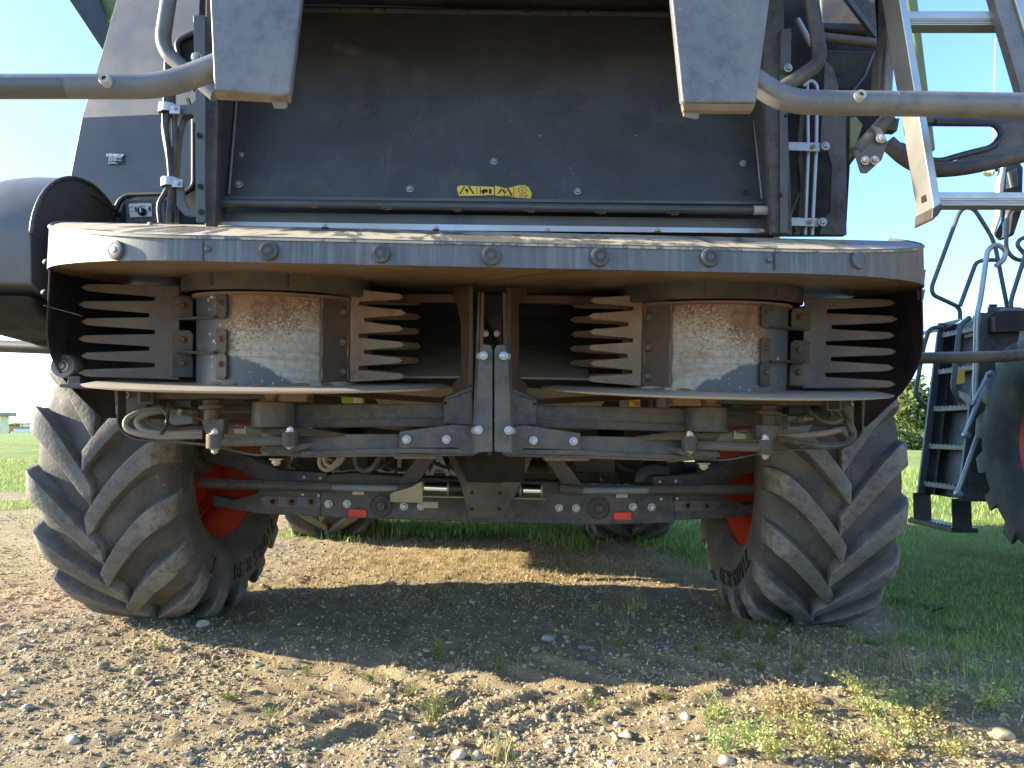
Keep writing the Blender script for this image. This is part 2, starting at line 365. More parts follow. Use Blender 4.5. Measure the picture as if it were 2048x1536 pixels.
# ================================================================== ground
def _lat(seed): return np.random.default_rng(seed).random((256, 256))
_L = [_lat(s) for s in range(6)]
def vnoise(x, y, sc, k=0):
    x = np.asarray(x, float)*sc+31.7*k; y = np.asarray(y, float)*sc+57.3*k; T = _L[k % 6]
    xi = np.floor(x).astype(int); yi = np.floor(y).astype(int); fx = x-xi; fy = y-yi; fx = fx*fx*(3-2*fx); fy = fy*fy*(3-2*fy)
    g = lambda a, b: T[a % 256, b % 256]
    return (g(xi, yi)*(1-fx)+g(xi+1, yi)*fx)*(1-fy)+(g(xi, yi+1)*(1-fx)+g(xi+1, yi+1)*fx)*fy
def sstep(x, a, b):
    t = np.clip((x-a)/(b-a), 0, 1); return t*t*(3-2*t)
def rough_mask(x, y): return sstep(np.hypot(np.asarray(x)*.8, np.asarray(y)-3), 11, 5)
def gz(x, y):
    x = np.asarray(x, float); y = np.asarray(y, float)
    z = -.0103*np.clip(x, -3, 4)-.016
    k = rough_mask(x, y)
    z = z+k*((vnoise(x, y, .9, 0)-.5)*.035+(vnoise(x, y, 3.1, 1)-.5)*.020+(vnoise(x, y, 8.3, 2)-.5)*.017+(vnoise(x, y, 21., 3)-.5)*.012+(vnoise(x, y, 47., 4)-.5)*.008)
    # tyre-print ridges of lugged tracks crossing the foreground
    d = np.abs(y-2.75-.10*x-.15*np.sin(x*1.3)); tr = sstep(d, .42, .30)*sstep(x, -1.2, -.5)*sstep(x, 1.6, .6)
    z = z+tr*(.014*np.clip(np.sin((x*1.0+np.abs(y-2.75-.1*x)*1.1)*24.), -.3, 1))*k
    # settle under the tyres
    for cx, cy in ((toW((-1.60, 3.88, 0))), (toW((1.60, 3.88, 0)))) if False else [tuple(toW((-1.60, 3.88, 0)))[:2], tuple(toW((1.60, 3.88, 0)))[:2]]:
        z = z-.012*np.exp(-(((x-cx)/.4)**2+((y-cy)/.35)**2))
    z = z-sstep(np.hypot(x, y), 30, 160)*1.2
    return z
def axis(a, b, fine, lo, hi, far):
    c = list(np.arange(a, b+1e-6, fine)); s = fine; p = b
    while p < hi: s *= 1.16; p += s; c.append(p)
    s = fine; p = a; l = []
    while p > lo: s *= 1.16; p -= s; l.append(p)
    return np.array(l[::-1]+c)
gx = axis(-3.0, 3.4, .019, -700, 700, 0); gy = axis(1.7, 5.4, .0185, -60, 900, 0)
GX, GY = np.meshgrid(gx, gy); GZ = gz(GX, GY)
def np_mesh(name, co, faces, nv, cols=None, smooth=True):
    """co (n,3); faces (m,nv) int array"""
    me = bpy.data.meshes.new(name); me.vertices.add(len(co)); me.vertices.foreach_set('co', np.asarray(co, np.float32).ravel())
    m = len(faces); me.loops.add(m*nv); me.loops.foreach_set('vertex_index', np.asarray(faces, np.int32).ravel())
    me.polygons.add(m); me.polygons.foreach_set('loop_start', np.arange(0, m*nv, nv, dtype=np.int32)); me.polygons.foreach_set('loop_total', np.full(m, nv, np.int32))
    me.polygons.foreach_set('use_smooth', np.full(m, smooth)); me.update(calc_edges=True)
    if cols is not None:
        a = me.color_attributes.new('tint', 'FLOAT_COLOR', 'POINT'); c4 = np.ones((len(co), 4), np.float32); c4[:, :3] = cols; a.data.foreach_set('color', c4.ravel())
    return me
ny, nx = GX.shape; idx = np.arange(nx*ny).reshape(ny, nx)
F4 = np.stack([idx[:-1, :-1], idx[:-1, 1:], idx[1:, 1:], idx[1:, :-1]], -1).reshape(-1, 4)
def grass_mask(x, y):                              # where turf grows instead of gravel (0..1)
    x = np.asarray(x, float); y = np.asarray(y, float); n = (vnoise(x, y, .8, 5)-.5)*1.2+(vnoise(x, y, 3.2, 0)-.5)*.7
    right = sstep(x-(2.02-.36*np.clip(y-2.8, -1, 2))+n*.95, -.45, .9)*sstep(y+n*.3, 2.2, 3.0)
    far = sstep(y+n*1.0, 5.9, 7.2)*sstep(x+n*.8, -2.4, -1.2)
    left = sstep(y+n*5.-.12*(x+4), 6.5, 14)
    patch = sstep(vnoise(x, y, 1.1, 2)*.7+vnoise(x, y, 4., 3)*.3, .56, .68)*sstep(y, 4.0, 4.8)*sstep(x, -2.4, -3.0)*.9
    return np.clip(np.maximum.reduce([right, far, left, patch]), 0, 1)
gm = grass_mask(GX, GY).ravel()
me = np_mesh('ground', np.stack([GX, GY, GZ], -1).reshape(-1, 3), F4, 4)
a = me.attributes.new('turf', 'FLOAT', 'POINT'); a.data.foreach_set('value', gm.astype(np.float32))
def _ground(nt, N, L, b):
    k = NB(nt); v = k.coord(); g = N.new('ShaderNodeAttribute'); g.attribute_name = 'turf'; turf = g.outputs['Fac']
    n1 = k.noise(v, 1.3, 6); n2 = k.noise(v, 9., 8, .7); n3 = k.noise(v, 60., 8, .75); n4 = k.noise(v, 240., 4, .7)
    c = k.mix(k.rng(n1, .3, .7), (.315, .246, .145), (.43, .342, .208)); c = k.mix(k.m('MULTIPLY', k.rng(n2, .45, .62), .7), c, (.49, .395, .25))
    c = k.mix(k.m('MULTIPLY', k.rng(n3, .52, .66), .65), c, (.19, .152, .105)); c = k.mix(k.m('MULTIPLY', k.rng(n4, .58, .68), .7), c, (.52, .45, .34))
    vo = N.new('ShaderNodeTexVoronoi'); vo.inputs['Scale'].default_value = 95; k.L.new(v, vo.inputs['Vector'])
    c = k.mix(k.m('MULTIPLY', k.rng(vo.outputs['Distance'], .10, .30, 1., 0.), .45), c, (.42, .345, .225))
    gr = k.mix(k.rng(k.noise(v, .35, 5), .35, .65), (.16, .23, .055), (.27, .32, .09)); gr = k.mix(k.m('MULTIPLY', k.rng(k.noise(v, 14., 6, .7), .4, .7), .5), gr, (.24, .22, .085))
    f = k.rng(k.m('ADD', turf, k.m('MULTIPLY', k.m('SUBTRACT', n2, .5), .6)), .35, .65)
    c = k.mix(f, c, gr)
    h = k.m('ADD', k.m('MULTIPLY', n3, .6), k.m('ADD', k.m('MULTIPLY', n4, .3), k.m('MULTIPLY', k.rng(vo.outputs['Distance'], .0, .4, 1., 0.), .35)))
    k.out(c, .95, h, 1.0, .022); k.b.inputs['Specular IOR Level'].default_value = .2
MT['ground'] = mat_custom('gravel_soil_and_turf', _ground)
tag(link('ground', me, 'ground', None), kind='structure')
# ================================================================== the harvester
AX = 3.88                                        # machine depth of the rear axle
H = root('combine_harvester', 'dark grey combine harvester seen from behind with rusty twin straw spreader and big lugged tyres',
         'combine harvester', toW((0, AX, 0)), rotz=YAW)
ORG[H.name] = Vector((0, AX, 0))                 # children are laid out in the harvester's own frame
UC = 980.0                                       # sight line of the rear end's middle
def PM(u, v, D, mi=False, uc=None):
    if not mi: return P(u, v, D)
    u2 = 2*(uc or UC)-u; return P(u2, v+.0105*(u2-u), D)
def px(pts, D, mi=False, uc=None): return [PM(p[0], p[1], p[2] if len(p) > 2 else D, mi, uc) for p in pts]
def pl(name, pts, D, th=.008, m='paint', par=None, bev=.0025, mi=False, off=None, uc=None):
    return add(name, B().prism(px(pts, D, mi, uc), off or (0, th, 0)), m, par or H, bev)
def both(f):
    for q in (False, True): f(q)
def tb(name, pts, r, D=2.5, m='paint', par=None, n=12, fil=.05, mi=False, curve=False):
    p = px(pts, D, mi)
    if curve: p = bez(p, 8); fil = 0
    return add(name, B().tube(p, r, n, fillet=fil), m, par or H)

def hexhead(n=6):
    b = B(); b.lathe([(0, 0), (1., 0), (1., .16), (.72, .22)], (0, 0, 0), (0, 0, 1), 16)
    b.lathe([(.66, .2), (.66, .72), (.56, .80), (0, .80)], (0, 0, 0), (0, 0, 1), 6); b.lathe([(.34, .78), (.34, 1.0), (0, 1.02)], (0, 0, 0), (0, 0, 1), 10)
    return b.mesh('bolt', 0, 30)
def domehead():
    b = B(); b.lathe([(1., 0), (.95, .25), (.75, .48), (.4, .62), (0, .66)], (0, 0, 0), (0, 0, 1), 16); return b.mesh('rivet', 0, 60)
BOLT = {}
def bolt(u, v, D, r=.012, m='zinc', par=None, mi=False, name='bolt', rot=(math.pi/2, 0, 0), p=None, dome=False, uc=None):
    k = (m, dome)
    if k not in BOLT:
        BOLT[k] = domehead() if dome else hexhead(); BOLT[k].materials.append(MT[m])
    p = PM(u, v, D, mi, uc) if p is None else (mir(p) if mi else Vector(p))
    rr = Euler(rot); rr.rotate(Euler((0, random.random()*0.9 if rot[0] == math.pi/2 else 0, 0)))
    return link(name, BOLT[k], None, par or H, p, rr, r)

# ---- wheels ---------------------------------------------------------------------------------
def tyre_r(s, k=1.):                              # carcass radius at lateral position s
    a = abs(s)/.355; return k*(.795-.008*a*a-.06*max(0, a-.72)**2*6)
TPROF = [(.432, -.262), (.45, -.285), (.485, -.318), (.545, -.348), (.62, -.356), (.69, -.342), (.73, -.312), (.757, -.265), (.776, -.17), (.785, -.08),
         (.787, 0), (.785, .08), (.776, .17), (.757, .265), (.73, .312), (.69, .342), (.62, .356), (.545, .348), (.485, .318), (.45, .285), (.432, .262)]
TPROF = [(r, h*.91) for r, h in TPROF]
def lug_mesh(sgn, name='tread_lug'):
    b = B(); st = []; n = 11
    for i in range(n):
        t = i/(n-1); s = -.022+.372*t                    # from just past the centre to the shoulder
        c = .34*(1-t)**1.4                              # centre end leads (lower at the rear)
        rb = np.interp(s, [-.02, .19, .285, .325, .345, .36], [.782, .770, .745, .705, .66, .61])
        rt = np.interp(s, [-.02, .19, .29, .33, .35], [.840, .838, .826, .79, .73])
        wt = .050+.006*t; wb = .072+.016*t
        if i == 0: wt *= .9
        st.append((s, c, rb, rt, wt, wb))
    rings = []
    for s, c, rb, rt, wt, wb in st:
        pts = []
        for h, wv in ((rb-.012, -wb), (rb+.4*(rt-rb), -wt*1.14), (rt, -wt), (rt, wt), (rb+.4*(rt-rb), wt*1.14), (rb-.012, wb)):
            a = (c+wv)/.8; pts.append((sgn*s*.91, -h*math.cos(a), -h*math.sin(a)))
        rings.append(b.vs(pts))
    for A, C in zip(rings, rings[1:]):
        for k in range(5): b.face([A[k], A[k+1], C[k+1], C[k]])
    b.face(rings[0]); b.face(rings[-1])
    return b.mesh(name, .006, 40, 2)
LUGS = {s: lug_mesh(s) for s in (-1, 1)}
for me in LUGS.values(): me.materials.append(MT['lug'])
_tb = B(); _tb.lathe([(r, h) for r, h in TPROF], (0, 0, 0), (1, 0, 0), 96); TYRE = _tb.mesh('tyre', 0, 60); TYRE.materials.append(MT['rubber'])
def rim_mesh(dish):                               # dish: side (+1/-1 along x) the open deep side faces
    b = B(); d = dish
    b.lathe([(.40, d*.262), (.418, d*.268), (.42, d*.255), (.398, d*.24), (.385, d*.20), (.35, d*.15), (.345, d*.06), (.36, d*.03), (.345, 0), (.345, -d*.05), (.37, -d*.16), (.385, -d*.2), (.398, -d*.24), (.42, -d*.255), (.418, -d*.268), (.40, -d*.262),
             (.375, -d*.235), (.36, -d*.17), (.333, -d*.055), (.331, d*.03), (.345, d*.032), (.331, d*.065), (.336, d*.145), (.374, d*.195), (.384, d*.235)], (0, 0, 0), (1, 0, 0), 64, closed=True)
    for v in b.bm.verts: v.co.y *= 1.115; v.co.z *= 1.115; v.co.x *= .93
    b.lathe([(.37, -d*.05), (.25, -d*.08), (.2, -d*.13), (.0, -d*.13), (.0, -d*.115), (.2, -d*.115), (.25, -d*.066), (.37, -d*.036)], (0, 0, 0), (1, 0, 0), 64)
    me = b.mesh('rim', 0, 45); me.materials.append(MT['red']); return me
RIM = {1: rim_mesh(1), -1: rim_mesh(-1)}
def wheel(par, c, dish, k=1., phase=0., nl=18, text=None, tside=1, lean=0., hide=None, steer=0.):
    c = Vector(c); ty = link('tyre', TYRE, None, par, c, (0, 0, steer), k)
    for s in (-1, 1):
        for i in range(nl):
            a = phase+2*math.pi*(i+(.5 if s > 0 else 0))/nl
            if hide and hide(a): continue
            o = link('tread_lug', LUGS[s], None, ty, c, (a, 0, 0)); o.location = (0, 0, 0)
    rm = link('rim', RIM[dish], None, par, c, (0, 0, steer), k)
    hb = B(); hb.lathe([(0, dish*.12), (.10, dish*.12), (.13, dish*.06), (.15, -dish*.10), (0, -dish*.11)], (0, 0, 0), (1, 0, 0), 24)
    hm = hb.mesh('hub', 0, 40); ho = link('hub', hm, 'paint', rm, c); ho.location = (0, 0, 0)
    if text:
        for s_, a0 in text:
            me = text_mesh(s_, .118, .0025, 'LEFT', .0005); n = len(me.vertices); co = np.empty(n*3); me.vertices.foreach_get('co', co); co = co.reshape(-1, 3)
            bm = bmesh.new(); bm.from_mesh(me); bmesh.ops.triangulate(bm, faces=bm.faces)
            for v in bm.verts:
                x, y, z = v.co; r = .605+y; ang = a0-x/.6          # clockwise as read from the side it faces
                xs = np.interp(r, [.45, .53, .62, .69], [.296, .32, .324, .314])+.004+z
                v.co = (tside*xs, tside*r*math.cos(ang)*1.0, r*math.sin(ang))
            bmesh.ops.recalc_face_normals(bm, faces=bm.faces); bm.to_mesh(me); bm.free(); me.materials.append(MT['letter'])
            lo = link('tyre_lettering', me, None, ty, c); lo.location = (0, 0, 0)
    return ty
RZ = .805
wheel(H, (-1.61, AX, RZ+.012), 1, 1., .10, text=[('710/65 R 30', rad(-42)), ('1.', rad(-118))], tside=1, steer=rad(-4.8))
wheel(H, (1.672, AX, RZ-.028), -1, 1., .02, text=[('710/65 R 30', rad(-42))], tside=-1, steer=rad(-4.5))
FD = 6.75
wheel(H, (-1.36, FD, RZ*1.12-.03), 1, 1.13, .2)
wheel(H, (1.36, FD, RZ*1.12-.05), -1, 1.13, .05)

# ---- bodywork (mass of the machine ahead of the rear end) --------------------------------------
def prof_box(name, x0, x1, yz, m, bev=.03):
    return add(name, B().prism([(x0, y, z) for y, z in yz], (x1-x0, 0, 0)), m, H, bev)
prof_box('side_panel', -1.64, -1.56, [(3.75, 1.85), (3.75, 3.3), (7.5, 3.5), (7.5, .72), (5.1, .66), (4.95, 1.2), (4.75, 1.85)], 'green')  # unseen panels and tank, length and lower edges shaped for their cast shadow
prof_box('side_panel', 1.56, 1.64, [(3.75, 1.85), (3.75, 3.3), (7.5, 3.5), (7.5, 1.05), (5.1, .80), (4.95, 1.2), (4.75, 1.85)], 'green')
prof_box('body_core', -1.2, 1.2, [(3.35, 1.35), (3.35, 3.3), (7.4, 3.4), (7.4, 1.1), (4.8, 1.05), (4.4, 1.25)], 'void')
prof_box('grain_tank', -1.5, 1.5, [(4.2, 3.3), (4.0, 3.75), (7.0, 3.85), (7.0, 3.3)], 'green')
prof_box('cab', -.95, .95, [(7.55, 1.9), (7.5, 3.4), (8.1, 3.4), (8.35, 2.6), (8.2, 1.9)], 'black')  # unseen; kept short so that its shadow leaves the lawn lit
prof_box('chassis_beam', -.62, -.45, [(3.4, .98), (3.4, 1.25), (7.2, 1.2), (7.2, .92)], 'paint')
prof_box('chassis_beam', .45, .62, [(3.4, .98), (3.4, 1.25), (7.2, 1.2), (7.2, .92)], 'paint')
prof_box('front_axle', -1.25, 1.25, [(6.55, .70), (6.55, 1.0), (6.95, 1.0), (6.95, .70)], 'paint', .02)
prof_box('gearbox_housing', -.85, .85, [(5.0, .56), (5.0, 1.05), (6.4, 1.05), (6.4, .56)], 'black', .03)  # dark box added to fill the gap where bright grass showed through
prof_box('feeder_house', -.9, .9, [(7.3, .55), (7.3, 1.5), (8.6, 1.2), (8.8, .5)], 'paint', .03)
prof_box('inner_fender', -1.15, -.95, [(4.7, .8), (4.7, 1.3), (5.6, 1.3), (5.6, .75)], 'black', .02)
prof_box('inner_fender', .95, 1.15, [(4.7, .8), (4.7, 1.3), (5.6, 1.3), (5.6, .75)], 'black', .02)
prof_box('belly_pan', -.9, .9, [(5.0, 1.02), (5.0, 1.3), (6.5, 1.3), (6.5, .98)], 'tan')

add('dark_door_backing', B().box((0, 2.97, 2.2), (2.5, .03, 1.5)), 'void', H)  # added dark sheet standing for the unlit space behind the door
# ---- rear door --------------------------------------------------------------------------------
DB, DTp = 2.52, 2.78
door = pl('rear_door', [(451, 396, DB), (1527, 407, DB), (1477, 22, DTp), (484, 10, DTp)], DB, .02, 'door', bev=.004)
pl('door_lip', [(447, 391, DB-.012), (1529, 402, DB-.012), (1530, 409, DB-.012), (447, 398, DB-.012)], DB, .01, 'panel', door, .002)
pl('door_lip', [(484, 13, DTp-.02), (1477, 26, DTp-.02), (1477, 34, DTp-.018), (484, 21, DTp-.018)], DB, .012, 'paint', door, .002)
for u, v in ((484, 312), (478, 369), (820, 378), (988, 323), (1155, 383), (1487, 327)):
    t = (396-v)/385.; bolt(u, v, DB+(DTp-DB)*t-.001, .0145, 'galv', door, rot=(math.pi/2-.3, 0, 0))
t = (403-384)/385.; b = B(); b.lathe([(.006, .0), (.011, .0), (.011, .004), (.006, .004)], P(1490, 384, DB+(DTp-DB)*t-.004), (0, -1, .3), 14, closed=True); add('hole_ring', b, 'black', door)
for u in (680, 742, 770, 937, 1058, 1175, 1338): bolt(u, 13+(u-484)*.013+4, DTp-.02, .007, 'black', door, dome=True)
tb('door_seal', [(458, 388, DB-.012), (474, 190, DB+.125), (482, 40, DTp-.03)], .0045, m='galv', par=door, fil=0)
tb('door_seal', [(1524, 398, DB-.012), (1504, 200, DB+.125), (1484, 40, DTp-.03)], .0045, m='galv', par=door, fil=0)
# roof ledge over the door
pl('ledge', [(380, -60, 2.2), (1560, -60, 2.2), (1500, 22, 2.84), (470, 6, 2.84)], 2.5, .02, 'paint2', off=(0, 0, .03))
# dents and chips in the door paint: small bare-metal chips
for u, v, s in ((711, 217, .006), (715, 291, .004), (1115, 235, .007), (1079, 275, .009), (1055, 167, .003), (1251, 167, .005), (1272, 272, .004), (772, 168, .003), (750, 307, .003), (1141, 336, .003), (500, 232, .004), (505, 252, .004), (556, 257, .004)):
    t = (396-v)/385.; p = P(u, v, DB+(DTp-DB)*t-.0015); b = B()
    pts = [p+Vector((math.cos(a)*s*random.uniform(.3, .8), 0, math.sin(a)*s*random.uniform(.6, 1.3))) for a in [k*math.pi/4 for k in range(8)]]
    b.prism(pts, (0, .003, 0)); add('paint_chip', b, 'label', door)
# warning stickers
def flat_text(s, size, p, m, par, bold=.0, rx=math.pi/2):
    me = text_mesh(s, size, .0005, 'CENTER', bold); me.transform(Matrix.Rotation(rx, 4, 'X')); me.transform(Matrix.Translation(p)); return add('print', me, m, par)
def dD(v): return DB+(DTp-DB)*(400-v)/385.
def stk(pts, m, par, lift, th=.0008, name='print'):
    return add(name, B().prism([P(u, v, dD(v)-lift) for u, v in pts], (0, th, 0)), m, par)
st1 = stk([(915, 373), (920, 371), (988, 374), (988, 390), (960, 391), (918, 392), (914, 378)], 'yellow', door, .004, .002, 'warning_sticker')
st2 = stk([(990, 371), (1000, 374), (1012, 377), (1025, 374), (1035, 371), (1050, 370), (1058, 375), (1064, 388), (1061, 397), (1030, 395), (990, 391)], 'yellow', door, .004, .002, 'warning_sticker')
for s in ([(918, 388), (928, 372), (930, 373), (921, 388)], [(936, 373), (939, 372), (949, 388), (946, 388)], [(953, 374), (954, 374), (954, 388), (953, 388)], [(960, 374), (961.5, 374), (961.5, 388), (960, 388)],
          [(931, 378), (935, 377), (937, 384), (934, 386), (933, 381), (930, 383)], [(962, 382), (967, 378), (973, 379), (973, 376), (976, 381), (973, 386), (972, 384), (966, 388)], [(978, 378), (983, 378), (983, 387), (978, 387)]):
    stk(s, 'ink', st1, .0056)
for s in ([(995, 388), (1002, 377), (1005, 378), (998, 388)], [(1014, 377), (1017, 376), (1025, 390), (1022, 391)], [(1004, 391), (1024, 391.5), (1024, 393), (1004, 392)], [(1004, 379), (1009, 379), (1010, 389), (1007, 385)], [(1010, 384), (1014, 380), (1015, 381), (1011, 386)], [(1027, 374), (1028, 374), (1028, 394), (1027, 394)]):
    stk(s, 'ink', st2, .0056)
for k in range(7):
    a = k*2*math.pi/7; u, v = 1045+8*math.cos(a), 380+6.5*math.sin(a); stk([(u-2, v-1), (u+1.6, v-.6), (u+.6, v+1.5), (u-1.2, v+1.2)], 'ink', st2, .0056)
stk([(1043.5, 379), (1046, 379), (1046, 381.5), (1043.5, 381.5)], 'ink', st2, .0056)
flat_text('STOP', .0135, P(1047, 392, dD(392)-.0062), 'redprint', st2)
# hinge rod and lower cross members
tb('hinge_rod', [(424, 406), (1541, 421)], .0155, 2.475, 'door', n=16, fil=0)
tb('rod_sleeve', [(1506, 420.5), (1541, 421)], .0165, 2.475, 'lgrey', n=16, fil=0)
for u, v in ((625, 412), (772, 416), (912, 419), (1058, 421), (1200, 424), (1345, 426)):
    tb('clip', [(u-10, v+1, 2.447), (u+10, v-2, 2.445), (u+12, v+2, 2.447), (u-2, v+4, 2.447)], .0022, m='rustbolt', fil=.004, n=6)
pl('cross_panel', [(420, 423), (1560, 438), (1560, 466), (420, 452)], 2.52, .02, 'panel')
pl('edge_strip', [(443, 443), (1522, 457), (1522, 466), (443, 457)], 2.50, .004, 'galv', bev=0)
for u, v in ((650, 452), (872, 456), (1095, 460), (1315, 460), (1525, 461), (300, 448)):
    bolt(0, 0, 0, .013, 'brass', p=P(u, v+4, 2.44), rot=(0, 0, 0))

# ---- pillars, hoses and brackets either side of the door -----------------------------------------
pl('pillar', [(412, -160), (446, -160), (430, 452), (410, 452)], 2.40, .03, 'paint')
pl('pillar_inner', [(446, -60, 2.41), (490, -60, 2.80), (452, 440, 2.53), (430, 452, 2.41)], 2.4, .012, 'door', off=(-.012, 0, 0))
pl('pillar', [(1513, -160), (1560, -160), (1585, 470), (1545, 466)], 2.40, .03, 'paint')
pl('pillar_inner', [(1513, -60, 2.41), (1470, -60, 2.80), (1528, 450, 2.53), (1545, 466, 2.41)], 2.4, .012, 'door', off=(.012, 0, 0))
lb = pl('hose_bracket', [(386, 30), (411, 30), (411, 445), (392, 445), (392, 432), (368, 430), (353, 412), (352, 362), (366, 361), (369, 402), (378, 418), (391, 418), (390, 236), (384, 228), (356, 228), (356, 210), (382, 208), (390, 200)], 2.36, .012, 'panel')
for u, v in ((399, 271), (401, 373), (403, 424)):
    b = B(); b.lathe([(0, 0), (.0095, 0), (.0095, .003), (0, .003)], P(u, v, 2.357), (0, -1, 0), 14); add('bolt_hole', b, 'void', lb)
bolt(393, 115, 2.345, .018, 'galv', lb); bolt(351, 217, 2.345, .013, 'galv', lb); bolt(357, 367, 2.345, .013, 'galv', lb)
for u, v in ((338, 220), (343, 367)):
    b = B(); b.lathe([(.030, -.014), (.033, -.014), (.033, .014), (.030, .014)], P(u, v, 2.37), (0, 0, 1), 18, closed=True); b.box(P(u+12, v, 2.345), (.034, .006, .026)); add('hose_clamp', b, 'galv', lb)
tb('hose', [(333, 30), (338, 130), (338, 210), (330, 255), (340, 320), (343, 367), (340, 410), (337, 446)], .012, 2.37, 'hose', curve=True)
tb('hose', [(344, 110), (346, 205), (350, 280), (348, 360), (352, 446)], .010, 2.385, 'hose', curve=True)
tb('hose', [(334, 60), (332, 180), (328, 240), (336, 300), (340, 362), (330, 385), (318, 410), (320, 446)], .008, 2.365, 'hose', curve=True)
tb('hose', [(384, 228), (368, 240), (358, 280), (354, 330), (349, 372)], .0115, 2.40, 'hose', curve=True)
# left side panel of the rear hood, two sheets
PB = 3.02
lp = pl('rear_side_panel', [(302, -250, PB+.07), (440, -250, PB-.02), (414, 226, PB-.05), (163, 236, PB+.07), (204, 105, PB+.085)], PB, .02, 'panel')
lq = pl('rear_side_panel', [(164, 235, PB-.01), (414, 228, PB-.03), (414, 452, PB-.03), (118, 452, PB-.01), (141, 352, PB-.01)], PB, .03, 'panel')
tb('trim_frame', [(226, 430, PB-.05), (240, 400, PB-.05), (256, 390, PB-.05), (370, 387, PB-.1), (388, 372, PB-.1), (388, 240, PB-.1)], .011, m='black', par=lq, fil=.03)
pl('recess_shade_plate', [(238, 452, PB-.06), (246, 405, PB-.06), (262, 394, PB-.06), (372, 391, PB-.12), (392, 380, PB-.12), (392, 452, PB-.12)], PB, .01, 'void', lq, 0)  # flat black plate in place of a cut-out, its colour standing for shade
pl('recess_shade_plate', [(352, 84, PB-.14), (388, 66, PB-.14), (410, 66, PB-.14), (410, 176, PB-.14), (396, 176, PB-.14), (368, 130, PB-.14)], PB, .02, 'void', lp, 0)  # no opening here: a black plate stands for the shaded cavity
tb('trim_frame', [(410, 64, PB-.15), (386, 66, PB-.15), (352, 84, PB-.15), (364, 130, PB-.15), (392, 180, PB-.15)], .012, m='black', par=lp, fil=.03)
pl('green_edge', [(371, 198, PB-.16), (376, 194, PB-.16), (392, 244, PB-.16), (386, 244, PB-.16)], PB, .02, 'greenshade', lq, 0)
# info sticker and dial box
sk = pl('info_sticker', [(214, 307), (246, 306), (247, 327), (214.5, 328)], PB-.026, .0015, 'stickerblue', lq, 0)
flat_text('REDEKOP', .0165, P(230, 310.8, PB-.029), 'whiteprint', sk, .0009)
for k, (u0, u1) in enumerate(((216, 243), (216, 233), (216, 242), (216, 230), (216, 234))):
    v = 315+k*2.4+(1.4 if k > 2 else 0)
    for (a, c) in ((u0, u0+(u1-u0)*.3), (u0+(u1-u0)*.36, u0+(u1-u0)*.7), (u0+(u1-u0)*.75, u1)):
        pl('print', [(a, v), (c, v), (c, v+1.1), (a, v+1.1)], PB-.029, .0008, 'whiteprint', sk, 0)
dbx = pl('control_box', [(252, 400), (318, 396), (330, 400), (330, 446), (252, 446)], 2.86, .08, 'paint')
dp = pl('dial_plate', [(257, 409), (259, 407), (301, 406), (303, 408), (304, 433), (260, 435)], 2.855, .004, 'lgrey', dbx, .001)
b = B(); c = P(285, 424, 2.852); b.lathe([(0, .022), (.013, .022), (.0155, .012), (.0165, 0)], c, (0, -1, 0), 20); kn = add('dial_knob', b, 'ink', dbx, angle=35)
pl('print', [(279, 416), (281, 415), (282, 424), (280, 425)], 2.829, .001, 'whiteprint', kn, 0)
for s in ([(259, 416), (266, 412), (266, 413.2), (259, 417)], [(260, 421), (266, 423), (266, 424.2), (260, 422)], [(269, 414), (273, 413), (274, 423), (270, 423)], [(297, 413), (301, 413), (302, 424), (299, 422), (296, 419)], [(276, 413), (284, 411), (291, 413), (291, 414), (284, 412.2), (276, 414)]):
    pl('print', s, 2.853, .0008, 'ink', dp, 0)
# upper left: black trim and green edge of the side door above
pl('upper_trim', [(-128, -400), (41, -400), (186, -30), (222, 62), (206, 102)], 3.7, .05, 'black')
pl('upper_green_edge', [(38, -400), (330, -400), (250, -30), (214, 52), (178, -30)], 3.76, .05, 'greenshade')
# right side of the door
rp = pl('right_post', [(1650, 120), (1668, 138), (1692, 232), (1694, 470), (1640, 468), (1645, 440), (1660, 425), (1664, 330), (1655, 302), (1640, 300)], 2.50, .012, 'paint')
pl('pipe_plate', [(1574, 283), (1640, 285), (1640, 303), (1574, 300)], 2.44, .006, 'galv', rp); pl('pipe_plate', [(1570, 434), (1638, 436), (1637, 453), (1570, 451)], 2.44, .006, 'galv', rp)
for u, v in ((1566, 290), (1651, 292), (1560, 441), (1645, 444)): bolt(u, v, 2.43, .0155, 'galv', rp)
for u, v in ((1627, 293), (1620, 444)): bolt(u, v, 2.435, .009, 'brass', rp)
tb('steel_pipe', [(1614, 165), (1616, 300), (1610, 470)], .0068, 2.47, 'galv', fil=0)
tb('steel_pipe', [(1606, 172), (1622, 160), (1634, 170), (1632, 300), (1624, 470)], .0068, 2.47, 'galv', fil=.02)
def ribbed(name, pts, r, D, m, par=None):
    p = bez(px(pts, D), 26); rr = [r*(1.0 if i % 2 else .86) for i in range(len(p))]
    return add(name, B().tube(p, rr, 10), m, par or H, angle=25)
ribbed('corrugated_hose', [(1612, 165), (1603, 230), (1598, 300), (1602, 360), (1600, 420), (1594, 470)], .0115, 2.49, 'hose')
tb('hose', [(1600, 380), (1585, 420), (1578, 440)], .006, 2.49, 'hose', curve=True)
pl('angle_bar', [(1563, 58), (1583, 56), (1582, 128), (1570, 145), (1562, 132)], 2.38, .02, 'panel'); bolt(1576, 136, 2.37, .0155, 'galv')
pl('pillar_edge', [(1560, 145), (1574, 150), (1577, 466), (1562, 466)], 2.385, .01, 'panel')
bolt(1571, 232, 2.385, .006, 'void', dome=True); 
for u, v in ((1561, 391),): bolt(u, v, 2.384, .0075, 'void', dome=True)
pl('dark_backing', [(1500, -60), (1790, -60), (1760, 250), (1700, 330), (1692, 470), (1540, 470)], 2.95, .03, 'void', bev=0)  # near-black sheet standing for the dark of the open interior
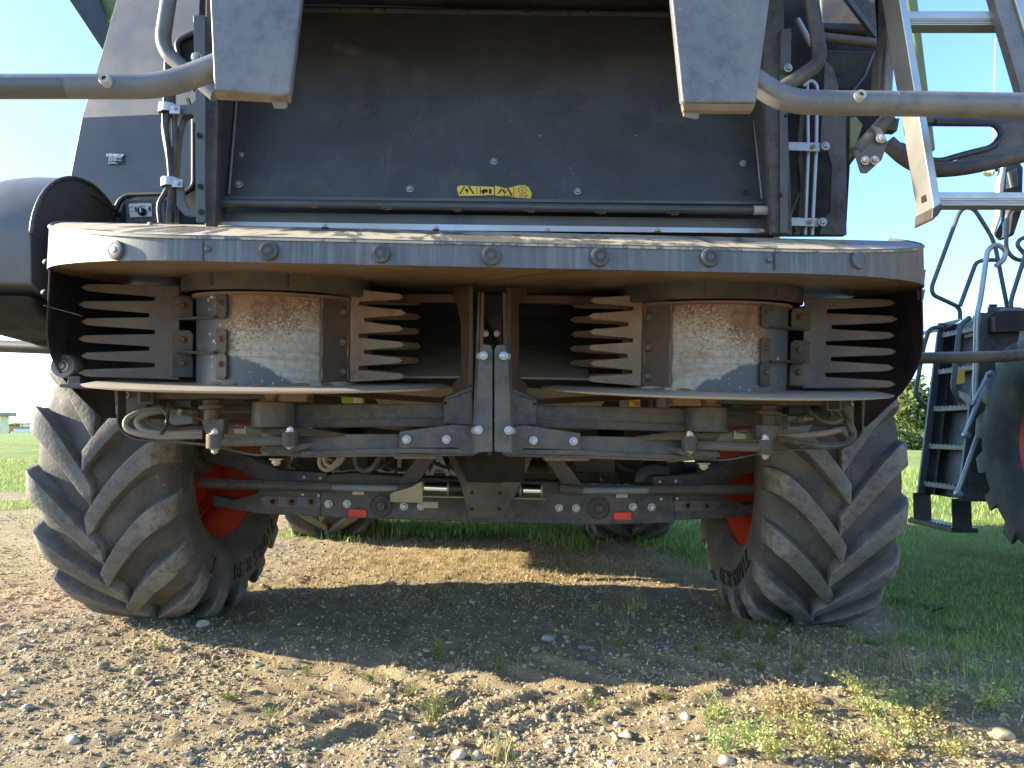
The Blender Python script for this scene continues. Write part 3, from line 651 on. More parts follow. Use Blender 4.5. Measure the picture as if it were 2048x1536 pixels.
pl('inner_shroud', [(1640, -40, 2.85), (1690, -40, 2.8), (1745, 66, 2.75), (1640, 60, 2.85)], 2.8, .06, 'black', bev=.015)
pl('diagonal_panel', [(1672, -30, 2.68), (1775, -30, 2.62), (1760, 85, 2.64)], 2.7, .02, 'paint'); pl('diagonal_panel_edge', [(1672, -30, 2.66), (1684, -30, 2.66), (1762, 74, 2.62), (1760, 86, 2.62)], 2.7, .02, 'panel')
tb('cross_tube', [(1630, 73), (1765, 88)], .0175, 2.6, 'paint', fil=0)
pl('moulded_tray', [(1650, 98, 2.68), (1750, 102, 2.64), (1732, 148, 2.6), (1708, 182, 2.62), (1655, 175, 2.7)], 2.65, .03, 'paint2', bev=.01)
pl('moulded_tray_edge', [(1748, 100, 2.62), (1753, 102, 2.62), (1733, 152, 2.59), (1706, 186, 2.6), (1703, 184, 2.6), (1729, 149, 2.59)], 2.6, .012, 'panel', bev=.002)
pl('right_outer_panel', [(1806, -40, 3.3), (1832, -40, 3.3), (1852, 130, 3.22), (1873, 300, 3.15), (1864, 300, 3.15), (1836, 130, 3.22)], 3.2, .06, 'greenshade', bev=.01)
pl('lower_link', [(1700, 235, 2.8), (1712, 232, 2.8), (1726, 250, 2.8), (1700, 320, 2.8)], 2.8, .02, 'greenshade')
tb('door_strut', [(1594, 40, 2.5), (1622, 90, 2.48)], .012, m='galv', fil=0)

# ---- rear bumper tube, platform legs and hand tubes ------------------------------------------------
def leg(mi):
    if not mi:
        b = pl('platform_leg', [(392, -600), (640, -600), (602, 0), (580, 185), (566, 191), (430, 180), (427, 172)], 1.72, .028, 'bracket', bev=.006)
        pl('leg_tab', [(540, 196), (573, 195), (575, 212), (571, 217), (548, 216)], 1.745, .006, 'tan', b)
        pl('leg_return', [(427, 180, 1.722), (580, 188, 1.722), (578, 200, 1.74), (432, 193, 1.735)], 1.72, .02, 'tan', b, .002)
    else:
        b = pl('platform_leg', [(1308, -600), (1560, -600), (1540, 0), (1513, 205), (1368, 205), (1364, 198), (1344, 0)], 1.72, .028, 'bracket', bev=.006)
        pl('leg_tab', [(1368, 218), (1400, 220), (1398, 236), (1392, 238), (1366, 232)], 1.745, .006, 'tan', b)
        pl('leg_return', [(1365, 206, 1.722), (1512, 207, 1.722), (1506, 222, 1.74), (1368, 221, 1.735)], 1.72, .02, 'tan', b, .002)
both(leg)
add('rear_platform', B().box((.0, 2.28, 2.80), (2.35, 1.25, .05)), 'paint2', H, .006)
rl = tb('bumper_tube', [(-70, 173), (150, 173), (150.2, 173), (330, 173), (440, 130)], .0305, 1.76, 'bracket', n=20, fil=.12)
tb('bumper_sleeve', [(138, 173.4), (-70, 173.4)], .029, 1.758, 'panel', par=rl, n=20, fil=0)
rr_ = tb('bumper_tube', [(1505, 160, 1.77), (1570, 202, 1.76), (1650, 206, 1.76), (1790, 207, 1.76)], .0315, 1.76, 'bracket', n=20, fil=.10)
tb('bumper_sleeve', [(1786, 207), (2140, 213)], .0325, 1.76, 'bracket', par=rr_, n=20, fil=0)
for u, v, p_ in ((212, 161, rl), (1719, 193, rr_)):
    b = B(); b.lathe([(.006, .010), (.0125, .012), (.0145, .008), (.0145, -.02), (0, -.02), (0, .004), (.006, .004)], P(u, v, 1.727), (0, -1, .15), 18); add('tube_screw', b, 'label', p_, angle=30)
tb('hand_tube', [(397, -400), (325, 80), (335, 108), (432, 190)], .0215, 2.02, 'bracket', n=16, fil=.05)
tb('hand_tube', [(1563, -400), (1640, 112), (1632, 132), (1540, 192)], .0215, 2.05, 'paint', n=16, fil=.05)

# ---- spreader hood ---------------------------------------------------------------------------------
HC, HR, HF, HXO = .828, .725, 1.93, .033
def zt(y): return P(975, 486, HF).z+.345*(y-HF)
def zb(y): return P(975, 531, HF).z+.125*(y-HF)
def outline(R=HR, ymax=2.5, n=22):
    pts = []
    a_end = math.asin(min(1, max(-1, (2.65-ymax)/R)))
    for k in range(n+1):
        a = math.pi+a_end+(math.pi/2-a_end)*k/n; pts.append((-HC+R*math.cos(a), 2.65+R*math.sin(a)))
    for k in range(1, 24): pts.append((-HC+2*HC*k/24, HF+(HR-R)))
    return [(x+HXO, y) for x, y in pts+[(-x, y) for x, y in pts[:n+1]][::-1]]
ol = outline()
hood = add('spreader_hood', B().prism([(x, y, zt(y)) for x, y in ol], (0, 0, -.006)), 'hoodtop', H, 0, org=(0, 2.65, 1.6))
ol2 = outline(HR-.004, 2.645)
b = B(); b.grid([[(x, y, zt(y)+.004) for x, y in ol2], [(x, y, zb(y)-.004) for x, y in ol2]]); add('hood_fascia', b, 'fascia', hood, solid=.004, angle=40)
# underside sheet
b = B(); ys = np.linspace(HF+.01, 3.25, 22); rows = []
for y in ys:
    hx = HC+math.sqrt(max(0, (HR-.01)**2-(2.65-min(y, 2.65))**2)); rows.append([(hx*(2*k/40-1)+HXO, y, zb(y)+.006) for k in range(41)])
b.grid(rows); add('hood_underside', b, 'under', hood, solid=.004, org=(0, 2.65, 1.5))
for u, v in ((232, 500), (537, 502), (762, 507), (982, 512), (1200, 514), (1420, 515), (1717, 520)):
    p = P(u, v, HF-.002); nrm = Vector((0, -1, 0))
    if u < 400 or u > 1560:                       # on the rounded ends: find the arc point by its sight line
        best = None
        for k in range(400):
            a = math.pi+math.pi/2*k/400; q = Vector((-HC+HR*math.cos(a), 2.65+HR*math.sin(a), 0))
            if u > 1560: q.x = -q.x
            q.x += HXO
            e = (P(u, v, q.y).x-q.x)**2
            if best is None or e < best[0]: best = (e, q, a)
        q = best[1]; p = Vector((q.x, q.y, P(u, v, q.y).z)); nrm = Vector((math.cos(best[2]) * (1 if u < 400 else -1), math.sin(best[2]), 0))
    b = B(); b.lathe([(.0265, -.003), (.0268, .004), (.0255, .0075), (.018, .009), (.0175, .0078), (.009, .0085), (.0085, .0098), (0, .010)], p, nrm, 28)
    add('rubber_button', b, 'paint' if 400 < u < 1560 else 'panel', hood, angle=30)
for u, v in ((415, 498), (1540, 519)): bolt(u, v, HF-.002, .009, 'panel', hood, dome=True)
for u0, v0, v1 in ((405, 480, 526), (1550, 495, 540)):
    pl('sheet_seam', [(u0-1, v0), (u0+1, v0), (u0+1, v1), (u0-1, v1)], HF-.0035, .003, 'black', hood, 0)
for u, v in ((120, 478), (118, 505), (1829, 500), (1829, 522)): pass
# curved side guards around the rotors
def guard(mi):
    rows = []; z0 = zb(2.3)+.07
    for i in range(17):
        t = i/16; z = z0+(1.00-z0)*t
        e = np.interp(z, [1.00, 1.06, 1.16, 1.27, 1.36, 1.7], [168, 176, 192, 209, 214, 214])
        rows.append([(-HC+(HR-.010)*math.cos(rad(a)), 2.65+(HR-.010)*math.sin(rad(a)), z) for a in np.linspace(e, 100, 26)])
    rows = [[Vector((HXO+(-p[0] if mi else p[0]), p[1], p[2])) for p in r] for r in rows]
    b = B(); b.grid(rows); g = add('side_guard', b, 'navy', hood, solid=.004, angle=40)
    e1 = [(-HC+HR*math.cos(rad(208)), 2.65+HR*math.sin(rad(208)))]
    for z in (() if mi else (1.40, 1.50)):
        p = Vector((HXO+(e1[0][0]-.002)*(-1 if mi else 1), e1[0][1], z)); bolt(0, 0, 0, .010, 'galv', g, p=p, rot=(math.pi/2, 0, rad(-62 if not mi else 62)), dome=True)
both(guard)
tb('silk_thread', [(88, 611, 2.3), (165, 632, 2.42)], .0006, m='lgrey', fil=0)

# ---- rotors ----------------------------------------------------------------------------------------
TL = rad(5.6); RT = Matrix.Rotation(TL, 3, 'X')
C_L = Vector((-.81, 2.65, P(533, 772, 2.65).z))
def rot_pt(x, y, z, mi):
    p = C_L+RT@Vector((x, y, z)); p = mir(p) if mi else p; return p+Vector((.04, 0, 0))
def rlathe(prof, mi, n=64, o=(0, 0)):
    b = B(); b.lathe(prof, rot_pt(o[0], o[1], 0, mi), RT@Vector((0, 0, 1)), n); return b
def make_rotor(mi):
    # drum with wear attributes
    b = B(); na, nh = 112, 22; R = .285; h0, h1 = .012, .322; cols = []
    rows = []
    for j in range(nh+1):
        rows.append([rot_pt(R*math.cos(2*math.pi*i/na), R*math.sin(2*math.pi*i/na), h0+(h1-h0)*j/nh, mi) for i in range(na+1)])
    b.grid(rows)
    rt = add('spreader_rotor', b, 'drum', H, angle=80)
    me = rt.data; inv = RT.transposed(); wv = []; ru = []
    for v in me.vertices:
        p = v.co+ORG[rt.name]-Vector((.04, 0, 0)); p = mir(p) if mi else p
        q = inv@(p-C_L); ph = math.atan2(q.x, -q.y)-math.atan2(-.9, 2.4)*.0; h = (q.z-h0)/(h1-h0)
        phb = -.42+.95*max(0, (.42-h)/.42)**1.25+(.10*math.sin(h*9))
        wv.append(.5+(ph-phb)*.6); ru.append(h*.9-.25-.45*ph)
    for nm, arr in (('wear', wv), ('rust', ru)):
        a = me.attributes.new(nm, 'FLOAT', 'POINT'); a.data.foreach_set('value', arr)
    add('drum_ring', rlathe([(.285, .312), (.30, .316), (.30, .324), (.2, .324)], mi, 64), 'rustedge', rt)
    add('fixed_ring', rlathe([(.335, .330), (.335, .42), (.325, .42), (.325, .328)], mi, 64), 'paint2', rt)
    for a in (rad(246), rad(290)):
        p = rot_pt(.336*math.cos(a), .336*math.sin(a), .365, mi); add('ring_rib', B().box(p, (.008, .006, .05)), 'paint2', rt)
    add('rotor_disc', rlathe([(0, 0), (.60, .0), (.63, .004), (.635, .009), (.60, .016), (.45, .013), (.28, .012), (0, .012)], mi, 96), 'disc', rt, angle=30)
    # weld beads at the drum foot
    for a in range(236, 330, 17):
        a = rad(a+random.uniform(-4, 4)); p = rot_pt(.287*math.cos(a), .287*math.sin(a), .016, mi); t = Vector((-math.sin(a), math.cos(a), 0))*(-1 if mi else 1)
        if mi: t = Vector((math.sin(a)*1., math.cos(a), 0))
        b = B(); b.tube([p-t*.022, p-t*.01, p+t*.008, p+t*.022], [.003, .006, .0055, .003], 8); add('weld_bead', b, 'rustedge', rt)
    def paddle(th, tip, front, mname):
        er = Vector((math.cos(th), math.sin(th), 0)); et = Vector((-math.sin(th), math.cos(th), 0)); to = -.16 if front else 0.
        def q(r, t, z): v = er*r+et*(t+to); return rot_pt(v.x, v.y, z, mi)
        rb, rs = tip-.315, tip-.23
        if front: rb, rs = .245, .285
        z0, dz, hw = .022, .0585, .0222; pts = [(rb, z0)]
        for i in range(6):
            zc = z0+hw+dz*i; g = .018 if i % 2 else 0
            L = tip-(0 if i % 2 == 0 else .006)+random.uniform(-.003, .003)
            taper = .015 if front else .014
            pts += [(L-.055, zc-hw+taper*.55), (L-.018, zc-hw*.5), (L, zc), (L-.018, zc+hw*.55), (L-.055, zc+hw-taper*.55)]
            if i < 5:
                zg = zc+dz/2; gg = .012 if i % 2 else -.006
                pts += [(rs+gg+.012, zc+hw), (rs+gg, zg-.006), (rs+gg, zg+.006), (rs+gg+.012, zc+dz-hw)]
        zt_ = z0+hw*2+dz*5; pts.append((rb, zt_))
        b = B(); b.prism([q(r, -.004, z) for r, z in pts], [(er*0+et*.009).x, 0, 0] if False else (RT@(Vector((et.x*(-1 if mi else 1), et.y, 0)))*.009))
        tp = add('tine_plate', b, mname, rt, .0028, seg=2)
        if front:                                 # bent flange riveted to the drum, tapered corner at the top
            a1 = th-rad(60)
            fr = Vector((math.cos(a1), math.sin(a1), 0))*.293; f0 = er*rb+et*(to-.0045)
            P0 = [(f0, z0+.004), (fr, z0), (fr, zt_-.05), (fr*.55+f0*.45, zt_), (f0, zt_)]
            b = B(); b.prism([rot_pt(v.x, v.y, z, mi) for v, z in P0], RT@(Vector((er.x*(-1 if mi else 1), er.y, 0))*-.006))
            add('paddle_flange', b, 'tine', rt, .002)
            for z in (.058, .165, .275):
                v = f0*.72+fr*.28; nn = (et*-1+er*-.25).normalized()
                p = rot_pt(v.x, v.y, z, mi); d = RT@Vector((nn.x*(-1 if mi else 1), nn.y, 0))
                b = B(); b.lathe([(.019, -.003), (.018, .005), (.013, .010), (0, .012)], p, d, 18); add('carriage_bolt', b, 'tine', rt, angle=60)
            for z in (.05, .13, .165, .3):
                p = rot_pt(fr.x, fr.y, z, mi); b = B(); b.tube([p+Vector((0, -.002, -.022)), p+Vector((.001, -.004, 0)), p+Vector((0, -.002, .022))], [.003, .0055, .003], 8); add('weld_bead', b, 'rustedge', rt)
        else:                                     # brackets and bolts on the back of the paddle
            for zc, fl in ((.285, -1), (.165, -1), (.055, 1)):
                zw = zc+.05*fl+(.012 if fl > 0 else .0)
                a1 = th+rad(47); dr = Vector((math.cos(a1), math.sin(a1), 0))*.29
                # web: horizontal gusset between plate and drum
                w0 = er*(rb+.01)+et*.008; w1 = er*(rb-.05)+et*.008; w2 = dr*.9; w3 = dr*1.08
                b = B(); b.prism([rot_pt(v.x, v.y, zw, mi) for v in (w0, w1, w2, w3)], RT@Vector((0, 0, .008))); add('bracket_web', b, 'paint2', rt, .002)
                lo, hi = (zw, zw+.085) if fl < 0 else (zw-.085, zw)
                b = B(); pts = [(rb-.045, lo), (rb+.022, lo), (rb+.022, hi-.012), (rb+.010, hi), (rb-.033, hi), (rb-.045, hi-.012)]
                b.prism([q(r, .0055, z) for r, z in pts], RT@(Vector((et.x*(-1 if mi else 1), et.y, 0))*.007)); add('bracket_flange', b, 'paint2', rt, .002)
                zz = (lo+hi)/2+.008
                p = q(rb-.012, .0125, zz); d = RT@Vector((et.x*(-1 if mi else 1), et.y, 0))
                bolt(0, 0, 0, .0155, 'rustbolt', rt, p=p, rot=d.to_track_quat('Z', 'Y').to_euler())
                # foot on the drum
                tt = Vector((-math.sin(a1), math.cos(a1), 0)); nn = Vector((math.cos(a1), math.sin(a1), 0))
                b = B(); b.prism([rot_pt((dr+tt*k).x, (dr+tt*k).y, z, mi) for k, z in ((-.008, lo), (.03, lo), (.038, lo+.01), (.038, hi-.01), (.03, hi), (-.008, hi))], RT@(Vector((nn.x*(-1 if mi else 1), nn.y, 0))*.007))
                add('bracket_foot', b, 'paint2', rt, .002)
                v = dr+tt*.016+nn*.007; p = rot_pt(v.x, v.y, zz, mi); d = RT@Vector((nn.x*(-1 if mi else 1), nn.y, 0))
                bolt(0, 0, 0, .013, 'rustbolt', rt, p=p, rot=d.to_track_quat('Z', 'Y').to_euler())
    paddle(rad(197), .655, False, 'tine')
    paddle(rad(14), .445, True, 'rustplate')
    paddle(rad(38), .52, True, 'rustedge')
    b = B(); b.tube([rot_pt(0, 0, .0, mi), rot_pt(0, 0, -.06, mi)], .05, 20); add('rotor_shaft', b, 'rustedge', rt)
both(make_rotor)

# ---- chopper outlet behind the rotors ----------------------------------------------------------------
add('chopper_back', B().box((0, 3.3, 1.45), (2.9, .03, .75)), 'void', H)  # plate in near-black, standing for the unlit chopper interior
def outlet(mi):
    fr = pl('outlet_frame', [(906, 575, 2.62), (946, 573, 2.58), (946, 765, 2.52), (935, 790, 2.5), (906, 800, 2.62), (906, 768, 2.62), (922, 752, 2.62), (922, 604, 2.62), (906, 604, 2.62)], 2.6, .008, 'rustdark', mi=mi)
    pl('outlet_frame_edge', [(938, 575), (946, 573), (946, 770), (938, 772)], 2.5, .10, 'rustdark', fr, mi=mi)
    pl('outlet_top', [(700, 588, 2.75), (940, 588, 2.62), (940, 604, 2.62), (700, 604, 2.75)], 2.7, .02, 'rustdark', fr, mi=mi)
    pl('outlet_floor', [(790, 690, 3.2), (945, 690, 3.2), (945, 752, 2.66), (780, 752, 2.70)], 2.9, .01, 'tan', fr, mi=mi, off=(0, 0, -.01))
    pl('outlet_rear_lip', [(640, 690, 3.19), (945, 690, 3.19), (945, 715, 3.12), (640, 715, 3.12)], 3.1, .02, 'tan', fr, mi=mi)
    for k in range(9):
        u = 770+k*19+random.uniform(-4, 4); p = PM(u, 605, 3.0, mi)
        add('chopper_knife', B().box(p-Vector((0, 0, .02+.01*random.random())), (.004, .02, .055)), random.choice(['galv', 'rustedge', 'tine']), fr)
    pl('deflector', [(640, 778, 2.75), (880, 795, 2.62), (945, 772, 2.5), (945, 782, 2.5), (895, 808, 2.6), (640, 790, 2.75)], 2.6, .01, 'rustdark', fr, mi=mi)
both(outlet)

# ---- centre posts ----------------------------------------------------------------------------------
def post(mi):
    cp = pl('centre_post', [(966, 688), (981, 690), (985, 700), (985, 903), (950, 905), (950, 880), (957, 720), (962, 695)], 2.30, .012, 'paint', mi=mi, uc=987)
    pl('post_web', [(956, 585, 2.42), (960, 583, 2.42), (957, 905, 2.30), (948, 908, 2.30), (944, 905, 2.31)], 2.3, .012, 'paint2', cp, mi=mi, uc=987)
    pl('post_plate', [(962, 585, 2.46), (969, 583, 2.46), (966, 720, 2.38), (960, 900, 2.33), (956, 900, 2.33)], 2.4, .008, 'rustedge', cp, mi=mi, uc=987)
    for u, v in ((967, 711), (957, 860)):
        bolt(u, v, 2.285, .014, 'galv', cp, mi, uc=987)
        bolt(u-8, v+1, 2.30, .011, 'brass', cp, mi, uc=987)
both(post)
pl('gap_plate', [(958, 590), (1003, 590), (1003, 690), (975, 640)], 2.75, .01, 'paint2', bev=0)
pl('gap_strap', [(975, 690), (985, 690), (985, 910), (975, 910)], 2.8, .012, 'paint2')
for u in (971, 994): bolt(u, 667, 2.6, .012, 'galv')
pl('tow_plate_back', [(930, 900), (1050, 905), (1050, 965), (930, 962)], 3.2, .02, 'void')

# ---- arms under the rotors ---------------------------------------------------------------------------
def arm(mi):
    UA = pl('upper_arm', [(585, 808), (892, 808), (892, 853), (585, 856)], 2.50, .09, 'paint', bev=.005, mi=mi)
    pl('arm_rib', [(590, 838), (886, 833), (886, 836), (590, 842)], 2.494, .006, 'paint', UA, .001, mi=mi)
    g = pl('arm_end_box', [(886, 800), (893, 793), (944, 776), (946, 850), (888, 848)], 2.44, .07, 'paint', bev=.004, mi=mi)
    pl('arm_end_lip', [(890, 794, 2.43), (944, 774, 2.43), (946, 780, 2.43), (893, 799, 2.43)], 2.43, .09, 'paint', g, mi=mi)
    bolt(891, 806, 2.438, .006, 'void', g, mi, dome=True)
    p = PM(547, 830, 2.47, mi); z0, z1 = P(547, 856, 2.47).z, P(547, 804, 2.47).z
    b = B(); b.lathe([(0, z0), (.066, z0), (.072, z0+.004), (.072, z1-.004), (.066, z1), (0, z1)], (p.x, p.y, 0), (0, 0, 1), 36); pv = add('pivot_tube', b, 'paint', H, angle=40)
    b = B(); b.lathe([(0, z1), (.05, z1), (.055, z1+.028), (0, z1+.03)], (p.x, p.y, 0), (0, 0, 1), 28); add('pivot_cap', b, 'rustedge', pv)
    pl('disc_beam', [(300, 783), (615, 788), (617, 799), (304, 797)], 2.42, .06, 'paint2', bev=.004, mi=mi)
    pl('disc_beam_end', [(560, 782), (600, 782), (614, 786), (612, 803), (556, 803)], 2.40, .10, 'rustedge', bev=.004, mi=mi)
    tp = px([(276, 782), (306, 783), (306, 806), (303, 808), (279, 808), (276, 805)], 2.40, mi)
    sq = add('square_tube', B().prism(tp, (0, .12, 0)), 'paint2', H, .003)
    pl('tube_mouth', [(281, 785), (302, 786), (302, 804), (281, 804)], 2.398, .004, 'void', sq, 0, mi=mi)
    p2 = PM(562, 885, 2.45, mi); b = B(); b.lathe([(0, PM(562, 908, 2.45, mi).z), (.062, PM(562, 908, 2.45, mi).z), (.062, PM(562, 866, 2.45, mi).z), (0, PM(562, 866, 2.45, mi).z)], (p2.x, p2.y, 0), (0, 0, 1), 28); add('pivot_tube', b, 'paint', H, .003, angle=40)
    bolt(0, 0, 0, .024, 'brass', pv, p=PM(553, 917, 2.42, mi), rot=(math.pi, 0, 0))
    LB = pl('lower_arm', [(575, 882), (600, 868), (802, 868), (802, 905), (960, 905), (945, 912), (600, 915), (570, 912)], 2.42, .06, 'paint', bev=.005, mi=mi)
    pl('arm_flange', [(600, 902), (800, 896), (955, 898), (956, 908), (800, 906), (600, 911)], 2.408, .012, 'paint', LB, mi=mi)
    gp = pl('gusset_plate', [(799, 863), (907, 849), (952, 852), (952, 906), (935, 906), (912, 895), (799, 896)], 2.40, .009, 'paint', mi=mi)
    for u, v in ((813, 879), (893, 879)): bolt(u, v, 2.392, .0145, 'galv', gp, mi)
    pl('hinge_plate', [(520, 858, 2.36), (612, 856, 2.42), (690, 868, 2.42), (690, 873, 2.42), (590, 872, 2.34), (520, 866, 2.36)], 2.4, .05, 'paint2', mi=mi)
    pl('hinge_plate', [(520, 895, 2.36), (600, 888, 2.36), (632, 884, 2.42), (632, 892, 2.42), (588, 903, 2.34), (520, 905, 2.36)], 2.4, .05, 'paint2', mi=mi)
    # link rod with two eyes
    lk = tb('link_rod', [(430, 884), (580, 882)], .0155, 2.36, 'paint', fil=0, mi=mi)
    for u, v0, v1 in ((430, 868, 897), (581, 864, 893)):
        a = PM(u, v1, 2.36, mi); c = PM(u, v0, 2.36, mi)
        add('link_eye', B().tube([a, c], .028, 18), 'paint2', lk, .003)
        bolt(0, 0, 0, .018, 'galv', lk, p=c, rot=(0, 0, 0)); bolt(0, 0, 0, .018, 'brass', lk, p=a, rot=(math.pi, 0, 0))
    pl('crank_bracket', [(402, 840), (448, 838), (446, 868), (412, 868)], 2.39, .05, 'paint', mi=mi)
    q0, q1 = PM(425, 845, 2.44, mi), PM(424, 800, 2.44, mi)
    b = B(); L = (q1-q0).length
    b.lathe([(.027, 0), (.027, L*.55), (.042, L*.6), (.044, L*.74), (.03, L*.78), (.03, L), (0, L)], q0, q1-q0, 22); add('crank_shaft', b, 'paint2', H, angle=35)
    cy = tb('hydraulic_cylinder', [(440, 858), (548, 866)], .027, 2.5, 'cyl', n=16, fil=0, mi=mi)
    lbx = px([(468, 850), (492, 852), (492, 868), (468, 867)], 2.468, mi); add('cylinder_label', B().prism(lbx, (0, .004, 0)), 'label', cy)
    p = PM(478, 854.5, 2.464, mi); flat_text('CLAAS', .012, p, 'ink', cy, .0006)
    tb('cylinder_rod', [(548, 866), (590, 869)], .014, 2.5, 'chrome', par=cy, fil=0, mi=mi)
    tb('upper_link', [(440, 817), (510, 815)], .018, 2.55, 'paint', fil=0, mi=mi)
    # strap guard, hoses, valve block, frame plate
    sp = px([(233, 780), (233, 850), (242, 864), (264, 880), (420, 893), (505, 912), (572, 912)], 2.42, mi)
    b = B(); f = fillet_path(sp, .03, 4)
    top = []; bot = []
    for p in f: top.append(p); bot.append(p+Vector((0, .055, 0)))
    b.grid([top, bot]); add('strap_guard', b, 'paint2', H, solid=.005)
    pl('side_frame', [(228, 775), (300, 778), (300, 830), (245, 838), (232, 830)], 2.52, .012, 'paint2', mi=mi)
    bolt(252, 790, 2.51, .012, 'galv', None, mi)
    pl('mount_bar', [(300, 770), (420, 774), (420, 784), (300, 782)], 2.62, .05, 'paint', mi=mi)
    if not mi:
        tb('hose', [(330, 818, 2.46), (290, 822, 2.43), (255, 838, 2.40), (258, 860, 2.39), (310, 872, 2.39), (405, 872, 2.43)], .0105, m='hosetan', curve=True, mi=mi)
        tb('hose', [(345, 820, 2.47), (300, 826, 2.43), (274, 842, 2.40), (290, 862, 2.39), (340, 867, 2.40), (405, 864, 2.43)], .010, m='hosetan', curve=True, mi=mi)
        tb('hose', [(310, 800, 2.5), (290, 820, 2.44), (300, 850, 2.42), (350, 860, 2.42), (410, 856, 2.45)], .009, m='hose', curve=True, mi=mi)
        tb('hose', [(338, 806, 2.44), (335, 830, 2.42), (332, 850, 2.40), (322, 868, 2.38)], .006, m='hose', curve=True, mi=mi)
        tb('hose', [(300, 805, 2.48), (320, 812, 2.45), (335, 830, 2.43)], .009, m='hose', curve=True, mi=mi)
    else:
        tb('hose', [(1560, 878, 2.44), (1600, 884, 2.40), (1650, 892, 2.38), (1690, 888, 2.38), (1706, 870, 2.39), (1698, 846, 2.40), (1680, 822, 2.44), (1640, 800, 2.5)], .0125, m='hose', curve=True)
        ribbed('corrugated_hose', [(1606, 800, 2.48), (1618, 822, 2.43), (1640, 840, 2.41), (1668, 845, 2.40), (1690, 836, 2.42)], .0095, 2.42, 'hose')
        tb('hose', [(1552, 872, 2.46), (1590, 872, 2.44), (1640, 868, 2.42), (1680, 860, 2.42)], .011, m='hosetan', curve=True)
        tb('hose', [(1625, 806, 2.46), (1660, 812, 2.44), (1686, 836, 2.42), (1700, 862, 2.41)], .009, m='hose', curve=True)
        tb('hose', [(1580, 850, 2.5), (1620, 846, 2.48), (1660, 838, 2.47)], .006, m='hose', curve=True)
    vb = pl('valve_block', [(335, 818), (385, 820), (385, 846), (345, 850), (335, 840)], 2.52, .05, 'tank', mi=mi)
    pl('valve_top', [(330, 800), (382, 800), (382, 815), (330, 815)], 2.5, .06, 'black', vb, mi=mi)
    b = B(); c = PM(360, 826, 2.51, mi); b.lathe([(0, 0), (.012, 0), (.012, .03), (.007, .035), (.007, .06), (0, .06)], c, (.4, -1, .1), 12); add('valve_fitting', b, 'brass', vb, angle=35)
    tb('control_cable', [(362, 826, 2.48), (400, 838, 2.5), (430, 845, 2.5)], .0035, m='rustbolt', fil=0, mi=mi)
    pl('rear_plate', [(738, 780, 3.0), (944, 772, 2.9), (944, 812, 2.9), (760, 812, 3.0)], 3.0, .02, 'tan', mi=mi)
both(arm)

# left-hand extras: eye lug with bolt, drive housing, side protection bars
el = P(135, 733, 2.55)
b = B(); b.lathe([(0, -.03), (.04, -.03), (.042, -.024), (.042, .024), (.04, .03), (0, .03)], el, (0, -1, 0), 28); ey = add('eye_lug', b, 'bracket', H, angle=40)
bolt(0, 0, 0, .021, 'galv', ey, p=el+Vector((0, -.03, 0)))
pl('eye_bracket', [(118, 768), (190, 766), (205, 774), (150, 776), (118, 774)], 2.5, .08, 'paint', ey); pl('eye_stem', [(136, 752), (160, 752), (160, 768), (134, 768)], 2.52, .05, 'paint', ey)
hp = []                                            # rounded belt housing: profile in depth/height, run sideways
for a in np.linspace(180, 30, 22): hp.append((2.80+.34*math.cos(rad(a)), 1.63+.30*math.sin(rad(a))))
hp += [(3.18, 1.62), (3.16, 1.42), (2.6, 1.42), (2.48, 1.46)]
def housing(mi):
    b = B(); xs = [(-1.585, 1.), (-1.70, 1.), (-1.78, .985), (-1.85, .95), (-1.90, .88), (-1.93, .75)]
    cy, cz = 2.85, 1.45
    for (x, k) in xs: pass
    rows = [[(x, cy+(y-cy)*k, cz+(z-cz)*k) for y, z in hp] for x, k in xs]
    if mi: rows = [[mir(p) for p in r] for r in rows]
    R = [b.vs(r) for r in rows]; n = len(hp)
    for A, C in zip(R, R[1:]):
        for i in range(n): b.face([A[i], A[(i+1) % n], C[(i+1) % n], C[i]])
    b.face(R[0]); b.face(R[-1])
    hs = add('drive_housing', b, 'panel', H, .008, angle=40)
    add('housing_rim', B().tube([Vector((-1.583 if not mi else 1.583, y, z)) for y, z in hp[:22]], .008, 8), 'paint', hs)
    add('housing_bottom', B().prism([Vector((-1.592, y, z)) for y, z in ((2.50, 1.424), (2.55, 1.37), (2.68, 1.32), (3.15, 1.30), (3.15, 1.424))], (-.31, 0, 0)), 'void', hs, .02)
    return hs
hs = housing(False)
pl('housing_strip', [(182, 392, 2.80), (188, 390, 2.80), (262, 440, 3.05), (250, 442, 3.05)], 2.9, .02, 'paint', hs)
tb('side_bar', [(-60, 690, 3.05), (135, 697, 2.95)], .026, m='paint2', fil=0, n=16)
tb('side_bar', [(1800, 717, 2.95), (2016, 713, 3.05), (2110, 700, 3.05)], .026, m='paint2', fil=.05, n=16)
for v0, v1, u in ((538, 572, 1846), (578, 600, 1845)):
    pl('torn_flap', [(u-10, v0), (u+6, v0+1), (u+2, v1), (u-8, v1)], 2.34, .003, 'tan', bev=0)

